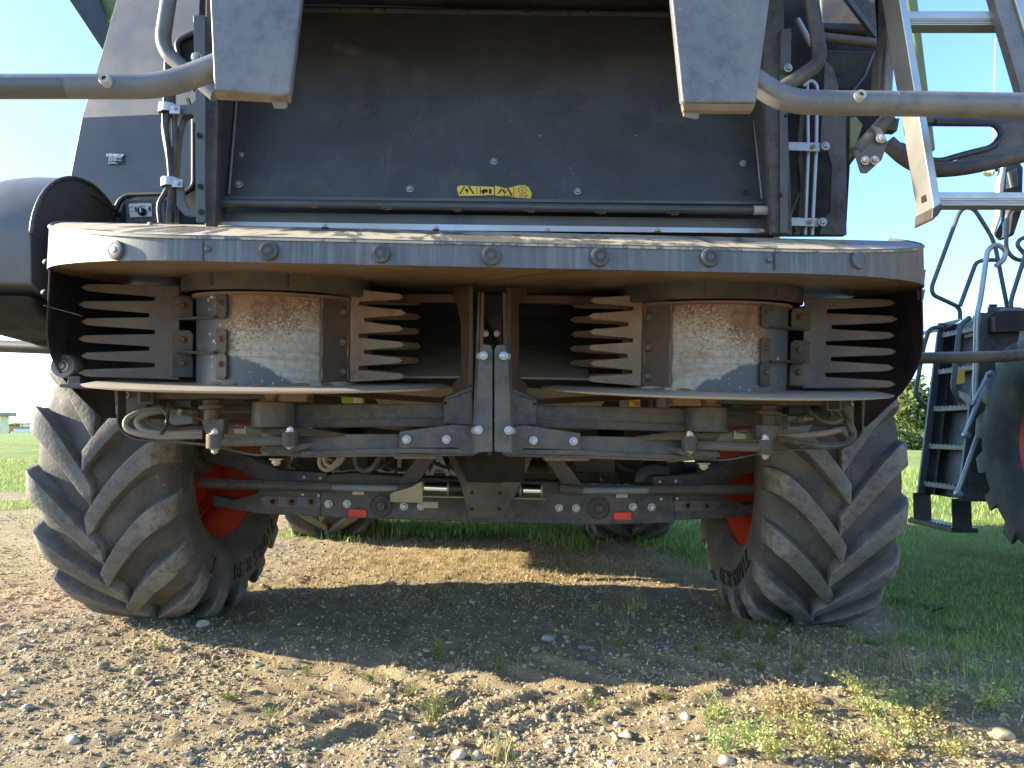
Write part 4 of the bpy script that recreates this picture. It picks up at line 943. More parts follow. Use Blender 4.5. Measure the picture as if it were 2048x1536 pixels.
# ---- rear axle, tie rods and steering cylinder ----------------------------------------------------------
AF = 3.70
ax = pl('rear_axle', [(640, 968), (655, 950), (700, 946), (900, 958), (1060, 962), (1345, 972), (1352, 1046), (1200, 1050), (1000, 1046), (640, 1034)], AF, .20, 'paint', bev=.008)
def axle_side(mi):
    pl('axle_arm', [(655, 946), (560, 940), (470, 902), (405, 890), (405, 925), (470, 938), (515, 962), (515, 985), (470, 1000), (425, 990), (425, 1012), (520, 1028), (655, 1034)], AF+.02, .12, 'paint', ax, .006, mi=mi)
    pl('end_plate', [(520, 996), (530, 992), (644, 994), (644, 1016), (530, 1014)], AF+.012, .012, 'panel', ax, .002, mi=mi)
    for u in (546, 584, 622):
        b = B(); c = PM(u, 1003, AF+.008, mi); b.lathe([(.012, 0), (.024, 0), (.024, .003), (.012, .003)], c, (0, -1, 0), 18, closed=True); add('hole_ring', b, 'rustbolt', ax)
        bolt(0, 0, 0, .0125, 'void', ax, p=c, dome=True)  # black dome standing for the dark inside the hole
    for u, v in ((657, 1008), (694, 1008), (808, 1013), (842, 1013)): bolt(u, v, AF-.004, .021, 'galv', ax, mi)
    c = PM(763, 1012, AF-.002, mi)
    b = B(); b.lathe([(.055, -.01), (.057, .008), (.05, .014), (.024, .014), (.024, .028), (.02, .031), (0, .031)], c, (0, -1, 0), 36); add('pivot_boss', b, 'paint', ax, angle=30)
    rf = pl('reflector', [(697, 1019), (732, 1020), (732, 1034), (697, 1033.5)], AF-.012, .01, 'reflector', ax, .001, mi=mi)
    pl('reflector_back', [(695, 1017), (734, 1018), (734, 1036), (695, 1035.5)], AF-.006, .008, 'black', rf, 0, mi=mi)
    pl('type_plate', [(705, 981), (728, 981.5), (728, 990), (705, 989.5)], AF-.03, .003, 'label', ax, 0, mi=mi)
    # tie rod
    tr = tb('tie_rod', [(400, 966), (664, 974)], .0255, AF-.09, 'paint', n=18, fil=0, mi=mi)
    tb('tie_rod_inner', [(664, 974), (795, 977)], .0195, AF-.09, 'tank', par=tr, n=16, fil=0, mi=mi)
    tb('tie_rod_joint', [(795, 977), (842, 975)], .024, AF-.09, 'paint', par=tr, n=16, fil=0, mi=mi)
    for u, v in ((608, 956), (640, 958)):
        c = PM(u, v, AF-.09, mi); bolt(0, 0, 0, .012, 'galv', tr, p=c, rot=(0, 0, 0))
        c = PM(u-3, v+31, AF-.09, mi); bolt(0, 0, 0, .012, 'galv', tr, p=c, rot=(math.pi, 0, 0))
    pl('axle_strut', [(842, 905), (882, 900), (822, 985), (780, 985)], AF-.05, .03, 'paint', None, mi=mi)
both(axle_side)
p = P(722, 962, AF-.002); flat_text('CLAAS', .075, p, 'paint', ax, .002); p = P(1217, 978, AF-.002); flat_text('CLAAS', .075, p, 'paint', ax, .002)
sc_ = tb('steering_cylinder', [(898, 977), (1046, 981)], .034, AF-.1, 'black', n=20, fil=0)
tb('cylinder_rod', [(846, 975), (900, 977)], .031, AF-.1, 'chrome', par=sc_, n=20, fil=0); tb('cylinder_rod', [(1044, 980), (1082, 981)], .031, AF-.1, 'chrome', par=sc_, n=20, fil=0)
for u in (847, 896, 1040, 1082): tb('cylinder_collar', [(u-1.5, 976+(u-847)*.02), (u+2, 976+(u-847)*.02)], .037, AF-.1, 'brass', par=sc_, n=20, fil=0)
tb('sensor_rod', [(846, 993), (1090, 998)], .0045, AF-.15, 'brass', par=sc_, fil=0)
pl('sensor_bracket', [(780, 988), (790, 983), (822, 974), (844, 962), (846, 1006), (780, 1004)], AF-.16, .05, 'brass', sc_, .002)
pl('sensor_block', [(843, 1003), (876, 1004), (876, 1017), (843, 1016)], AF-.15, .03, 'brass', sc_, .002)
vp = pl('hitch_plate', [(893, 908), (1066, 912), (1040, 970), (1008, 1036), (937, 1035), (921, 968)], AF-.19, .012, 'paint2')
pl('hitch_recess', [(906, 906), (1052, 909), (1030, 958), (1000, 966), (934, 964)], AF-.196, .006, 'void', vp, 0)
for u, v in ((944, 985), (1000, 986), (944, 1018), (999, 1018)):
    b = B(); b.lathe([(0, 0), (.0085, 0), (.0085, .003), (0, .003)], P(u, v, AF-.192), (0, -1, 0), 14); add('bolt_hole', b, 'void', vp)
tb('cable', [(972, 905), (973, 945)], .004, AF-.22, 'galv', par=vp, fil=0); bolt(972, 943, AF-.21, .015, 'brass', vp)
tb('cable', [(975, 948), (1000, 958), (1010, 960)], .0025, AF-.21, 'label', par=vp, fil=0)

# ---- things seen in the gap between axle and arms ----------------------------------------------------------
pl('cross_box', [(775, 900), (872, 902), (872, 918), (790, 918)], 3.2, .1, 'tan'); pl('cross_box', [(1085, 908), (1178, 908), (1178, 922), (1090, 922)], 3.2, .1, 'tan')
tb('hose', [(640, 905), (640, 930), (655, 940), (680, 925), (690, 905)], .010, 3.2, 'hosetan', curve=True)
tb('hose', [(648, 905), (650, 925), (664, 932), (680, 915)], .010, 3.2, 'hosetan', curve=True)
tb('hose', [(708, 910), (715, 935), (730, 942), (745, 935), (760, 912)], .012, 3.25, 'hose', curve=True)
pl('mudflap', [(735, 910), (845, 912), (845, 952), (735, 950)], 4.6, .02, 'black'); me = P(838, 932, 4.57); flat_text('CLAAS', .19, me, 'whiteprint', H, .004)
pl('guard_sheet', [(590, 895), (650, 897), (650, 960), (590, 955)], 4.3, .02, 'paint')
pl('lime_panel', [(683, 782), (724, 780), (728, 806), (683, 806)], 2.95, .03, 'green'); pl('sunlit_gap_box', [(706, 780), (724, 780), (724, 806), (706, 806)], 2.94, .03, 'lgrey')  # pale box colour stands in for sunlit glare seen through the gap
wsx = pl('warning_panel', [(1240, 785), (1281, 783), (1281, 815), (1240, 815)], 3.0, .02, 'tank')
ws = pl('warning_sticker', [(1258, 779), (1279, 782), (1280, 813), (1259, 813)], 2.99, .003, 'yellow', wsx, 0)
for s in ([(1261, 796), (1266, 784), (1268, 784), (1263, 796)], [(1268, 784), (1273, 796), (1271, 796), (1266, 786)], [(1261, 795), (1273, 795), (1273, 797), (1261, 797)], [(1259, 801), (1280, 805), (1280, 806), (1259, 802)], [(1273, 790), (1279, 788), (1279, 798), (1277, 798), (1277, 792)]): pl('print', s, 2.986, .001, 'ink', ws, 0)
pl('print', [(1270, 806), (1279, 807), (1279, 813), (1270, 812)], 2.986, .001, 'redprint', ws, 0)
b = B(); a, c = P(1324, 815, 3.1), P(1324, 778, 3.1); b.tube([a, c], .03, 16); add('oil_filter', b, 'tank', H)
b = B(); a, c = P(1302, 815, 3.1), P(1302, 782, 3.1); b.tube([a, c], .012, 10); add('pipe', b, 'black', H)
tbx = pl('battery_box', [(1334, 912), (1362, 914), (1376, 944), (1376, 968), (1336, 968)], 4.2, .3, 'navy'); pl('warning_sticker', [(1335, 916), (1352, 916), (1353, 925), (1336, 925)], 4.19, .004, 'yellow', tbx, 0)
tb('fuel_hose', [(1285, 968), (1290, 950), (1310, 945), (1335, 948)], .05, 4.2, 'tank', curve=True)
pl('guard_sheet', [(1235, 905), (1330, 905), (1330, 965), (1235, 965)], 4.6, .02, 'navy')

for k in range(5):
    u = 600+k*62+random.uniform(-12, 12); tb('hose', [(u, 900), (u+random.uniform(-14, 14), 922+random.uniform(-6, 10)), (u+random.uniform(15, 40), 940+random.uniform(-8, 6)), (u+random.uniform(40, 70), 905)], random.uniform(.009, .016), 4.0+.1*k, 'hose', curve=True)
    u = 1085+k*52+random.uniform(-12, 12); tb('hose', [(u, 905), (u+random.uniform(-14, 14), 930+random.uniform(-6, 10)), (u+random.uniform(15, 40), 948+random.uniform(-8, 6)), (u+random.uniform(40, 60), 912)], random.uniform(.009, .016), 4.0+.1*k, 'hose', curve=True)
tb('drive_shaft', [(560, 928, 4.9), (1400, 938, 4.9)], .05, m='black', fil=0, n=16)
pl('hydraulic_block', [(665, 905), (735, 905), (735, 935), (690, 940), (665, 930)], 4.05, .15, 'paint2'); pl('hydraulic_block', [(1150, 910), (1230, 910), (1230, 945), (1150, 942)], 4.05, .15, 'paint2')
# ---- access ladder folded up at the right rear corner --------------------------------------------------------
LD = pl('folding_ladder', [(1700, -600), (1713, -600), (1883, 408), (1868, 418)], 1.92, .078, 'alu', bev=.003)
pl('stile_foot', [(1866, 416), (1884, 405), (1884, 420), (1876, 432), (1864, 437)], 1.917, .084, 'black', LD, .003)
for k in range(6):
    pl('foot_rib', [(1885-k*3.4, 411+k*4.6), (1887-k*3.4, 413+k*4.6), (1884-k*3.4, 417+k*4.6), (1882-k*3.4, 415+k*4.6)], 1.916, .085, 'black', LD, 0)
b = B(); c = P(1851, 394, 1.955); b.box(c, (.012, .022, .03)); add('slot', b, 'void', LD)
pl('ladder_stile', [(1900, -300), (1958, -300), (2110, 200), (2046, 192)], 1.94, .03, 'bracket', LD)  # aluminium stile given a grey paint colour to stand for its shade
pl('ladder_stile_edge', [(1938, -300), (1958, -300), (2110, 200), (2092, 200)], 1.93, .01, 'alu', LD)
for (u0, v0, u1, v1, h) in ((1802, 22, 2014, 22, 14), (1875, 384, 2110, 384, 13)):
    pl('rung', [(u0, v0), (u1, v1), (u1, v1+h), (u0, v0+h)], 1.96, .05, 'alu', LD, .002)
    for k in range(4): pl('rung_rib', [(u0, v0+h+k*3.6), (u1, v1+h+k*3.6), (u1, v1+h+k*3.6+3), (u0, v0+h+k*3.6+3)], 1.962+.003*(k % 2), .045, 'alu', LD, .001)
gd = pl('ladder_frame', [(1740, -400), (1780, -400), (1772, 60), (1760, 120), (1757, 192), (1784, 192), (1806, -400)], 2.06, .05, 'paint', bev=.006)
tb('frame_tube', [(1806, -400), (1775, 190)], .013, 2.05, 'bracket', par=gd, fil=0)
pl('hex_slot', [(1757, 40), (1764, 22), (1769, 30), (1767, 48), (1759, 56)], 2.057, .005, 'void', gd, 0)
tb('frame_tube', [(1778, 236), (1712, 306)], .0225, 2.05, 'paint', par=gd, fil=0, n=16)
hp_ = pl('hinge_bracket', [(1710, 300), (1735, 290), (1748, 262), (1766, 258), (1776, 285), (1764, 320), (1736, 345), (1724, 344)], 2.03, .012, 'panel', gd)
pl('hinge_bracket_lug', [(1746, 250), (1762, 256), (1776, 283), (1766, 286)], 2.02, .012, 'bracket', gd)
for u, v in ((1730, 321), (1749, 321), (1761, 277)): bolt(u, v, 2.02, .014, 'galv', hp_)
pl('hinge_base', [(1764, 236), (1800, 236), (1795, 262), (1772, 260)], 2.04, .03, 'black', gd)
tb('frame_tube', [(1775, 285), (1815, 322), (1862, 341), (1930, 336), (2110, 296)], .024, 2.1, 'paint', par=gd, fil=.08, n=14)
tb('frame_tube', [(1800, 290), (1870, 326), (1930, 308), (1985, 295), (2006, 268), (1990, 247), (1870, 245)], .010, 2.1, 'navy', par=gd, fil=.04, n=10)
pl('frame_web', [(1985, 247), (2110, 240), (2110, 300), (1950, 328), (1880, 336), (1930, 312), (1992, 296), (2008, 268)], 2.1, .012, 'paint', gd)
pl('frame_bar', [(1826, 232), (2110, 236), (2110, 247), (1830, 245)], 2.1, .03, 'paint', gd)
# ================================================================== the neighbouring harvester on the right
NH = root('combine_harvester', 'second harvester at the right edge with black step ladder, bent handrails and red wheel rim',
          'combine harvester', (4.9, 5.2, 0))
def wpl(name, pts, Y, th=.01, m='paint', par=None, bev=.003, off=None):
    return add(name, B().prism([PW(p[0], p[1], p[2] if len(p) > 2 else Y) for p in pts], off or (0, th, 0)), m, par or NH, bev)
def wtb(name, pts, r, Y=6.2, m='paint', par=None, n=10, fil=.08, curve=False):
    p = [PW(q[0], q[1], q[2] if len(q) > 2 else Y) for q in pts]
    if curve: p = bez(p, 8); fil = 0
    return add(name, B().tube(p, r, n, fillet=fil), m, par or NH)
MT['darktyre'] = mat('blue_black_tyre', (.026, .028, .031), .7, dust=.45, dustcol=(.06, .06, .058), dscale=5, bump=.2)
_w = wheel(NH, (4.05, 4.75, .92-.03), -1, 1.12, .15, text=[('R 42', rad(-75)), ('650/', rad(-28))], tside=-1)
def bx(name, c, s, m, par=None, bev=.02): return add(name, B().box(c, s), m, par or NH, bev)
# body and cab stand outside the frame, to the right
add('body_side', B().prism([(5.05, y, z) for y, z in ((-.5, 1.6), (-.5, 3.5), (5.6, 3.6), (5.6, 1.6), (5.0, 1.55), (4.75, 1.95), (4.0, 1.9), (3.8, 1.3))], (2.6, 0, 0)), 'paint', NH, .03)
add('cab', B().prism([(5.1, y, z) for y, z in ((5.65, 1.9), (5.65, 3.7), (6.7, 3.75), (6.95, 2.7), (6.7, 1.9))], (1.7, 0, 0)), 'black', NH, .04)
wheel(NH, (4.5, .2, .66), -1, .85, .1)
# ladder: far and near stile, side plate, steps
X0, X1 = 3.72, 3.98                                # leans inward towards the top
def lx(z): return X0+(X1-X0)*(z-.3)/1.7
YN, YFr = 5.86, 6.44
for y, w_ in ((YFr, .05), (YN, .05)):
    add('ladder_stile', B().beam((lx(.42), y, .42), (lx(2.0), y, 2.0), .028, .06, up=(1, 0, 0)), 'panel', NH, .004)
add('ladder_side_plate', B().prism([(lx(.42)+.03, YN-.02, .42), (lx(2.05)+.02, YN-.02, 2.05), (lx(2.05)+.30, YN-.02, 2.05), (lx(.9)+.34, YN-.02, .9), (lx(.42)+.3, YN-.02, .42)], (0, .012, 0)), 'paint', NH, .003)
add('ladder_back_plate', B().prism([(lx(.42)+.13, YN, .42), (lx(2.0)+.13, YN, 2.0), (lx(2.0)+.13, YFr, 2.0), (lx(.42)+.13, YFr, .42)], (.012, 0, 0)), 'navy', NH, .002)
add('ladder_side_plate', B().prism([(lx(.42)+.02, YFr+.02, .42), (lx(2.0)+.02, YFr+.02, 2.0), (lx(2.0)+.30, YFr+.02, 2.0), (lx(.42)+.3, YFr+.02, .42)], (0, .012, 0)), 'navy', NH, .003)
for z in (.52, .86, 1.20, 1.54, 1.88):
    st_ = add('step', B().box((lx(z)+.06, (YN+YFr)/2, z), (.12, YFr-YN-.03, .04)), 'bracket', NH, .004)
    for k in range(9): add('step_tooth', B().box((lx(z)+.005, YN+.06+k*.057, z+.022), (.018, .022, .012)), 'tank', st_)
for y in (YN, YFr-.02): add('step_strap', B().box((lx(.3)+.02, y, .31), (.16, .012, .26)), 'black', NH, .002)
lowst = add('step', B().box((lx(.2)+.04, (YN+YFr)/2, .185), (.22, YFr-YN+.06, .04)), 'black', NH, .004)
for k in range(12): add('step_tooth', B().box((lx(.2)-.06, YN+.02+k*.05, .212), (.015, .02, .014)), 'black', lowst)
for y in (YN-.02,):
    for z in (.22, .3): bolt_p = None
# hinge links on the side plate
for (u0, v0, u1, v1) in ((1978, 748, 1930, 868), (1958, 862, 1915, 986), (1975, 750, 1944, 810)):
    wtb('link_bar', [(u0, v0), (u1, v1)], .017, 5.78, 'galv', fil=0)
for u, v in ((1978, 748), (1930, 870), (1958, 860), (1914, 987)):
    b = B(); b.lathe([(0, 0), (.03, 0), (.03, .03), (.018, .045), (0, .045)], PW(u, v, 5.78), (0, -1, 0), 16); add('link_pin', b, 'galv', NH, angle=35)
wpl('link_plate', [(1918, 782), (1936, 788), (1948, 806), (1940, 812), (1920, 794)], 5.77, .012, 'lgrey')
# handrails and grab bars
wtb('handrail', [(1920, 640), (1920, 615), (1866, 590), (1863, 575), (1918, 425), (1933, 412), (1950, 420), (1988, 480), (2016, 622)], .019, 6.3, 'panel', fil=.12)
wtb('handrail', [(1920, 612), (1952, 525), (1968, 520), (1996, 520)], .019, 6.25, 'panel', fil=.10)
wtb('grab_bar', [(1950, 800), (1953, 632), (1960, 605), (1975, 500), (1992, 487), (2012, 500), (2008, 520), (1992, 532)], .021, 5.8, 'galv', fil=.12)
wtb('grab_bar', [(1940, 635), (1920, 650), (1905, 780), (1925, 805)], .021, 5.8, 'panel', fil=.10)
wtb('grab_bar', [(1886, 655), (1860, 655), (1848, 690), (1830, 790), (1850, 815)], .019, 6.4, 'panel', fil=.10)
wtb('handrail', [(2080, 414), (2022, 418), (2014, 430), (2012, 500), (2030, 520), (2080, 522)], .019, 6.3, 'panel', fil=.10)
wtb('handrail', [(2080, 460), (2038, 480), (2034, 490), (2058, 520)], .019, 6.3, 'panel', fil=.08)
wtb('handrail', [(2022, 622), (2022, 600), (2066, 460)], .019, 6.2, 'panel', fil=.05)
# platform, fender, mirror, lamp, aerial
wpl('platform_edge', [(1884, 654, 6.5), (1922, 636, 6.2), (1922, 642, 6.2), (1884, 662, 6.5)], 6.2, .3, 'tank')
wpl('platform', [(1990, 632), (2012, 620), (2110, 622), (2110, 660), (1990, 664)], 5.75, .4, 'black')
wpl('platform_top', [(2008, 616), (2110, 616), (2110, 622), (2008, 622)], 5.74, .4, 'tank')
b = B(); b.tube([PW(1985, 625, 5.9), PW(1985, 612, 5.9)], .01, 8); b.tube([PW(1979, 611, 5.9), PW(1993, 611, 5.9)], .012, 8); add('latch_knob', b, 'black', NH)
wpl('warning_sticker', [(1909, 744, 5.84), (1930, 736, 5.83), (1930, 766, 5.83), (1909, 770, 5.84)], 5.83, .004, 'yellow')
mr = wpl('mirror', [(2004, 330), (2040, 322), (2048, 335), (2046, 420), (2030, 470), (2004, 480), (1994, 468), (2008, 440), (2010, 380)], 6.9, .06, 'black', bev=.02)
MT['glass'] = mat('mirror_glass', (.7, .75, .72), .03, metal=1., var=.02)
wpl('mirror_glass', [(2014, 345), (2034, 336), (2036, 372), (2012, 378)], 6.89, .008, 'glass', mr, .002); wpl('mirror_glass', [(2012, 392), (2034, 390), (2032, 420), (2012, 440)], 6.89, .008, 'glass', mr, .002); wpl('mirror_glass', [(2006, 446), (2026, 424), (2020, 468), (2004, 476)], 6.89, .008, 'glass', mr, .002)
wpl('mirror_housing_edge', [(2006, 330), (2014, 327), (2006, 400), (2002, 440), (1990, 470), (1986, 466), (1998, 430), (1998, 370)], 6.88, .07, 'lgrey', mr, .01)
b = B(); b.lathe([(0, 0), (.05, .01), (.06, .04), (.04, .09), (0, .1)], PW(1976, 345, 7.0), (-.4, -1, 0), 16); lm = add('work_lamp', b, 'glass', NH, angle=30); wtb('lamp_arm', [(1984, 342), (2010, 336)], .018, 7.0, 'black', lm, fil=0)
wtb('aerial', [(1991, 78), (1987, 275), (1985, 345)], .008, 7.0, 'lgrey', fil=0, n=6)

# ================================================================== far background
def leaf_cloud(n, cx, cy, cz, rx, ry, rz, size, seed, clump=10):
    r = np.random.default_rng(seed); cl = r.normal(size=(clump, 3)); cl /= np.linalg.norm(cl, axis=1)[:, None]; cl *= r.uniform(.35, .85, (clump, 1))
    k = r.integers(0, clump, n); d = r.normal(size=(n, 3))*.22+cl[k]
    d *= np.minimum(1, 1.05/np.maximum(.01, np.linalg.norm(d, axis=1)))[:, None]
    c = np.array([cx, cy, cz])+d*np.array([rx, ry, rz]); a = r.normal(size=(n, 3)); a /= np.linalg.norm(a, axis=1)[:, None]; bb = np.cross(a, r.normal(size=(n, 3))); bb /= np.linalg.norm(bb, axis=1)[:, None]
    s = size*r.uniform(.6, 1.4, (n, 1)); v = np.stack([c-a*s, c+bb*s*.5, c+a*s, c-bb*s*.5], 1).reshape(-1, 3)
    t = r.uniform(.75, 1.3, n); col = np.stack([.12*t, .155*t, .05*t], 1).repeat(4, 0)
    return v, np.arange(4*n).reshape(n, 4), col
def _tint(rough, trans=0.):
    def f(nt, N, L, b):
        g = N.new('ShaderNodeAttribute'); g.attribute_name = 'tint'; L.new(g.outputs['Color'], b.inputs['Base Color']); b.inputs['Roughness'].default_value = rough; b.inputs['Specular IOR Level'].default_value = .25
        if trans:
            t = N.new('ShaderNodeBsdfTranslucent'); L.new(g.outputs['Color'], t.inputs[0]); mx = N.new('ShaderNodeMixShader'); mx.inputs[0].default_value = trans
            L.new(b.outputs[0], mx.inputs[1]); L.new(t.outputs[0], mx.inputs[2]); L.new(mx.outputs[0], N['Material Output'].inputs[0])
    return f
MT['leaf'] = mat_custom('foliage', _tint(.6, .3)); MT['grass'] = mat_custom('grass_blades', _tint(.6, .35)); MT['stone'] = mat_custom('gravel_stone', _tint(.85)); MT['bark'] = mat('bark', (.12, .085, .055), .9, bump=.5)
def _st(nt, N, L, b):
    g = N.new('ShaderNodeAttribute'); g.attribute_name = 'tint'; k = NB(nt); v = k.coord(); n = k.noise(v, 90., 5, .7)
    c = k.mix(k.m('MULTIPLY', k.rng(n, .35, .7), .5), g.outputs['Color'], k.mix(.5, g.outputs['Color'], (.18, .14, .09))); k.out(c, .85, n, .35, .004); k.b.inputs['Specular IOR Level'].default_value = .3
MT['stone'] = mat_custom('gravel_stone', _st)
def tree(name, label, x, y, h, rx, seed, n=2600, size=.28, group='trees along the far field edge'):
    z0 = float(gz(x, y)); t = root(name, label, 'tree', (x, y, z0), group)
    b = B(); b.tube([(x, y, z0-.2), (x+.1, y, z0+h*.4), (x, y, z0+h*.85)], [h*.025, h*.018, h*.006], 8)
    for k in range(7):
        a = k*2.4+seed; zz = z0+h*(.35+.07*k); b.tube([(x, y, zz), (x+math.cos(a)*rx*.6, y+math.sin(a)*rx*.6, zz+h*.12)], [h*.009, h*.003], 6)
    add('trunk', b, 'bark', t)
    v, f, c = leaf_cloud(n, x, y, z0+h*.58, rx, rx, h*.46, size, seed, 26); me = np_mesh('crown', v, f, 4, c, False); add('crown', me, 'leaf', t)
for i, (u, Y, h, rx, lab) in enumerate(((1822, 62, 6.6, 2.1, 'tall round-crowned green tree behind the harvester ladder'), (1788, 66, 5.6, 2.0, 'green tree just left of the tall one beside the tyre'),
                                        (1868, 64, 3.4, 1.8, 'low bushy tree seen through the black steps'), (1930, 66, 2.8, 2.2, 'low bushy tree right of the black steps'))):
    p = PW(u, 860, Y); tree('broadleaf_tree', lab, p.x, Y, h, rx, 40+i)
for i, u in enumerate((1800, 1835, 1900, 1960)):
    p = PW(u, 860, 55); z0 = float(gz(p.x, 55)); v, f, c = leaf_cloud(900, p.x, 55, z0+.75, 1.5, .9, .85, .16, 80+i, 14)
    tag(add('hedge_bush', np_mesh('hedge_bush', v, f, 4, c*1.15, False), 'leaf'), ['clipped green bush at the field edge left of the ladder', 'green bush at the field edge beside the ladder stile', 'green bush seen between the ladder steps', 'green bush between ladder and far wheel'][i], 'bush', 'bushes at the field edge')
# pale track beyond the lawn on the right
b = B(); b.grid([[(18, 47, float(gz(18, 47))+.02), (60, 47, float(gz(60, 47))+.02)], [(18, 53, float(gz(18, 53))+.02), (60, 53, float(gz(60, 53))+.02)]]); tag(add('gravel_track', b, 'tan'), kind='structure')
# left distance: yellow pillar with cap, shed roof on posts, parked machines, low dark trees
zL = float(gz(-32, 45))
def far_box(u0, u1, v0, v1, Y, m, name, label, cat, th=1.5, group=None):
    a = PW(u0, v1, Y); c = PW(u1, v0, Y); z0 = float(gz(a.x, Y)); return a, c, z0
def thing_boxes(name, label, cat, boxes, group=None):
    a0 = PW(boxes[0][1], boxes[0][4], boxes[0][5]); t = root(name, label, cat, (a0.x, a0.y, float(gz(a0.x, a0.y))), group)
    for nm, u0, u1, v0, v1, Y, th, m in boxes:
        add(nm, B().prism([PW(u0, v0, Y), PW(u1, v0, Y), PW(u1, v1, Y), PW(u0, v1, Y)], (0, th, 0)), m, t, .02)
    return t
MT['cream'] = mat('cream_paint', (.80, .72, .45), .6, dust=.2); MT['orange'] = mat('orange_paint', (.6, .22, .06), .5); MT['white'] = mat('white_sheet', (.75, .75, .73), .5)
thing_boxes('gate_pillar', 'cream pillar with a flat cap at the left edge', 'pillar', [('pillar_shaft', -14, 3, 832, 868, 32, .5, 'cream'), ('pillar_cap', -18, 12, 825, 832, 31.9, .7, 'brass')])
thing_boxes('orange_trailer', 'orange parked trailer far off at the left', 'trailer', [('trailer_body', 5, 27, 853, 863, 44, 1.6, 'orange'), ('trailer_bed', 24, 37, 858, 865, 44, 1.6, 'white'), ('wheel', 10, 14, 861, 867, 43.9, .3, 'black')])
thing_boxes('open_shed', 'white open-sided shed far off left of the tyre', 'shed', [('roof', 38, 63, 846.5, 848.5, 46, 4, 'paint'), ('wall', 43, 76, 849, 858, 49, 3, 'white'), ('post', 40.5, 42.5, 848, 866, 46, .2, 'white'), ('post', 56, 58, 850, 866, 46, .2, 'white')])
thing_boxes('parked_machine', 'small dark and orange machine far off beside the tyre', 'machine', [('machine_body', 66, 74, 863, 870, 40, 1, 'orange'), ('machine_cab', 70, 80, 845, 864, 47, 1, 'paint')])
for i, (u, hh) in enumerate(((-40, 2.4), (6, 2.0), (30, 2.2), (52, 1.9), (76, 2.6))):
    p = PW(u, 860, 260); tree('distant_tree', 'low dark tree on the far left horizon, %s from the left' % ['first', 'second', 'third', 'fourth', 'fifth'][i], p.x, 260, hh*1.1, 5., 60+i, 500, .5, 'far left treeline')

# ================================================================== gravel, stones, grass, weeds
def in_view(x, y, pad=.5): return np.abs(x) < .80*y+pad
ICO = None
def ico(sub):
    bm = bmesh.new(); bmesh.ops.create_icosphere(bm, subdivisions=sub, radius=1); v = np.array([q.co[:] for q in bm.verts]); f = np.array([[q.index for q in p.verts] for p in bm.faces]); bm.free(); return v, f
def rocks(n, xy, rad_, sub, seed, flat=(.45, .85), sink=.25, palette=None):
    r = np.random.default_rng(seed); V, Fc = ico(sub); m = len(V)
    sc = rad_[:, None]*np.stack([r.uniform(.8, 1.35, n), r.uniform(.65, 1.1, n), r.uniform(*flat, n)], 1)
    jit = 1+r.normal(size=(n, m))*(.16 if sub == 1 else .07)
    if sub > 1:
        dirs = r.normal(size=(n, 5, 3)); dirs /= np.linalg.norm(dirs, axis=2)[..., None]
        dp = np.einsum('mk,njk->nmj', V, dirs); jit *= np.prod(1-.35*np.clip(dp-.55, 0, 1), axis=2)
    P_ = V[None]*jit[..., None]*sc[:, None, :]
    a = r.uniform(0, 6.283, n); tl = r.normal(size=n)*.25; ca, sa = np.cos(a), np.sin(a)
    y2 = P_[..., 1]*np.cos(tl)[:, None]-P_[..., 2]*np.sin(tl)[:, None]; z2 = P_[..., 1]*np.sin(tl)[:, None]+P_[..., 2]*np.cos(tl)[:, None]
    X = P_[..., 0]*ca[:, None]-y2*sa[:, None]+xy[:, :1]; Yy = P_[..., 0]*sa[:, None]+y2*ca[:, None]+xy[:, 1:2]
    Z = z2+(gz(xy[:, 0], xy[:, 1])+sc[:, 2]*(1-2*sink*r.uniform(.5, 1.6, n)))[:, None]
    co = np.stack([X, Yy, Z], -1).reshape(-1, 3); f = (Fc[None]+(np.arange(n)*m)[:, None, None]).reshape(-1, 3)
    pal = np.array(palette if palette is not None else [(.47, .395, .275), (.51, .44, .325), (.41, .335, .225), (.52, .46, .37), (.33, .31, .275), (.49, .375, .235), (.58, .53, .45), (.25, .24, .23)])
    pr = np.array([.24, .2, .2, .12, .09, .08, .04, .03]); pr = pr/pr.sum()
    col = pal[r.choice(len(pal), n, p=pr if palette is None else None)]*r.uniform(.8, 1.2, (n, 1))
    return co, f, col.repeat(m, 0)
def scatter(n, y0, y1, seed, pw=1.0, xmax=5., dens=None):
    r = np.random.default_rng(seed); out = []; tot = 0
    while tot < n:
        y = y0+(y1-y0)*r.random(n)**pw; x = r.uniform(-1, 1, n)*(.80*y+.45); k = np.abs(x) < xmax
        p = 1-grass_mask(x, y)*.93
        if dens is not None: p = p*dens(x, y)
        k &= r.random(n) < p; out.append(np.stack([x[k], y[k]], 1)); tot += k.sum()
    return np.concatenate(out)[:n]
pat = lambda x, y: .25+.75*sstep(vnoise(x, y, 1.4, 3)*.6+vnoise(x, y, 5., 4)*.4, .38, .6)
r_ = np.random.default_rng(5)
s1 = scatter(8000, 1.75, 8.0, 1, 1.6, 6.0, pat); R1 = np.clip(r_.lognormal(math.log(.0043), .52, len(s1)), .002, .014)
s2 = scatter(240, 1.8, 6.0, 2, 1.3, 4.0, pat); R2 = np.clip(r_.lognormal(math.log(.0125), .33, len(s2)), .008, .028)
parts = [rocks(len(s1), s1, R1, 1, 3, (.35, .75), .42), rocks(len(s2), s2, R2, 2, 4, (.32, .62), .42)]
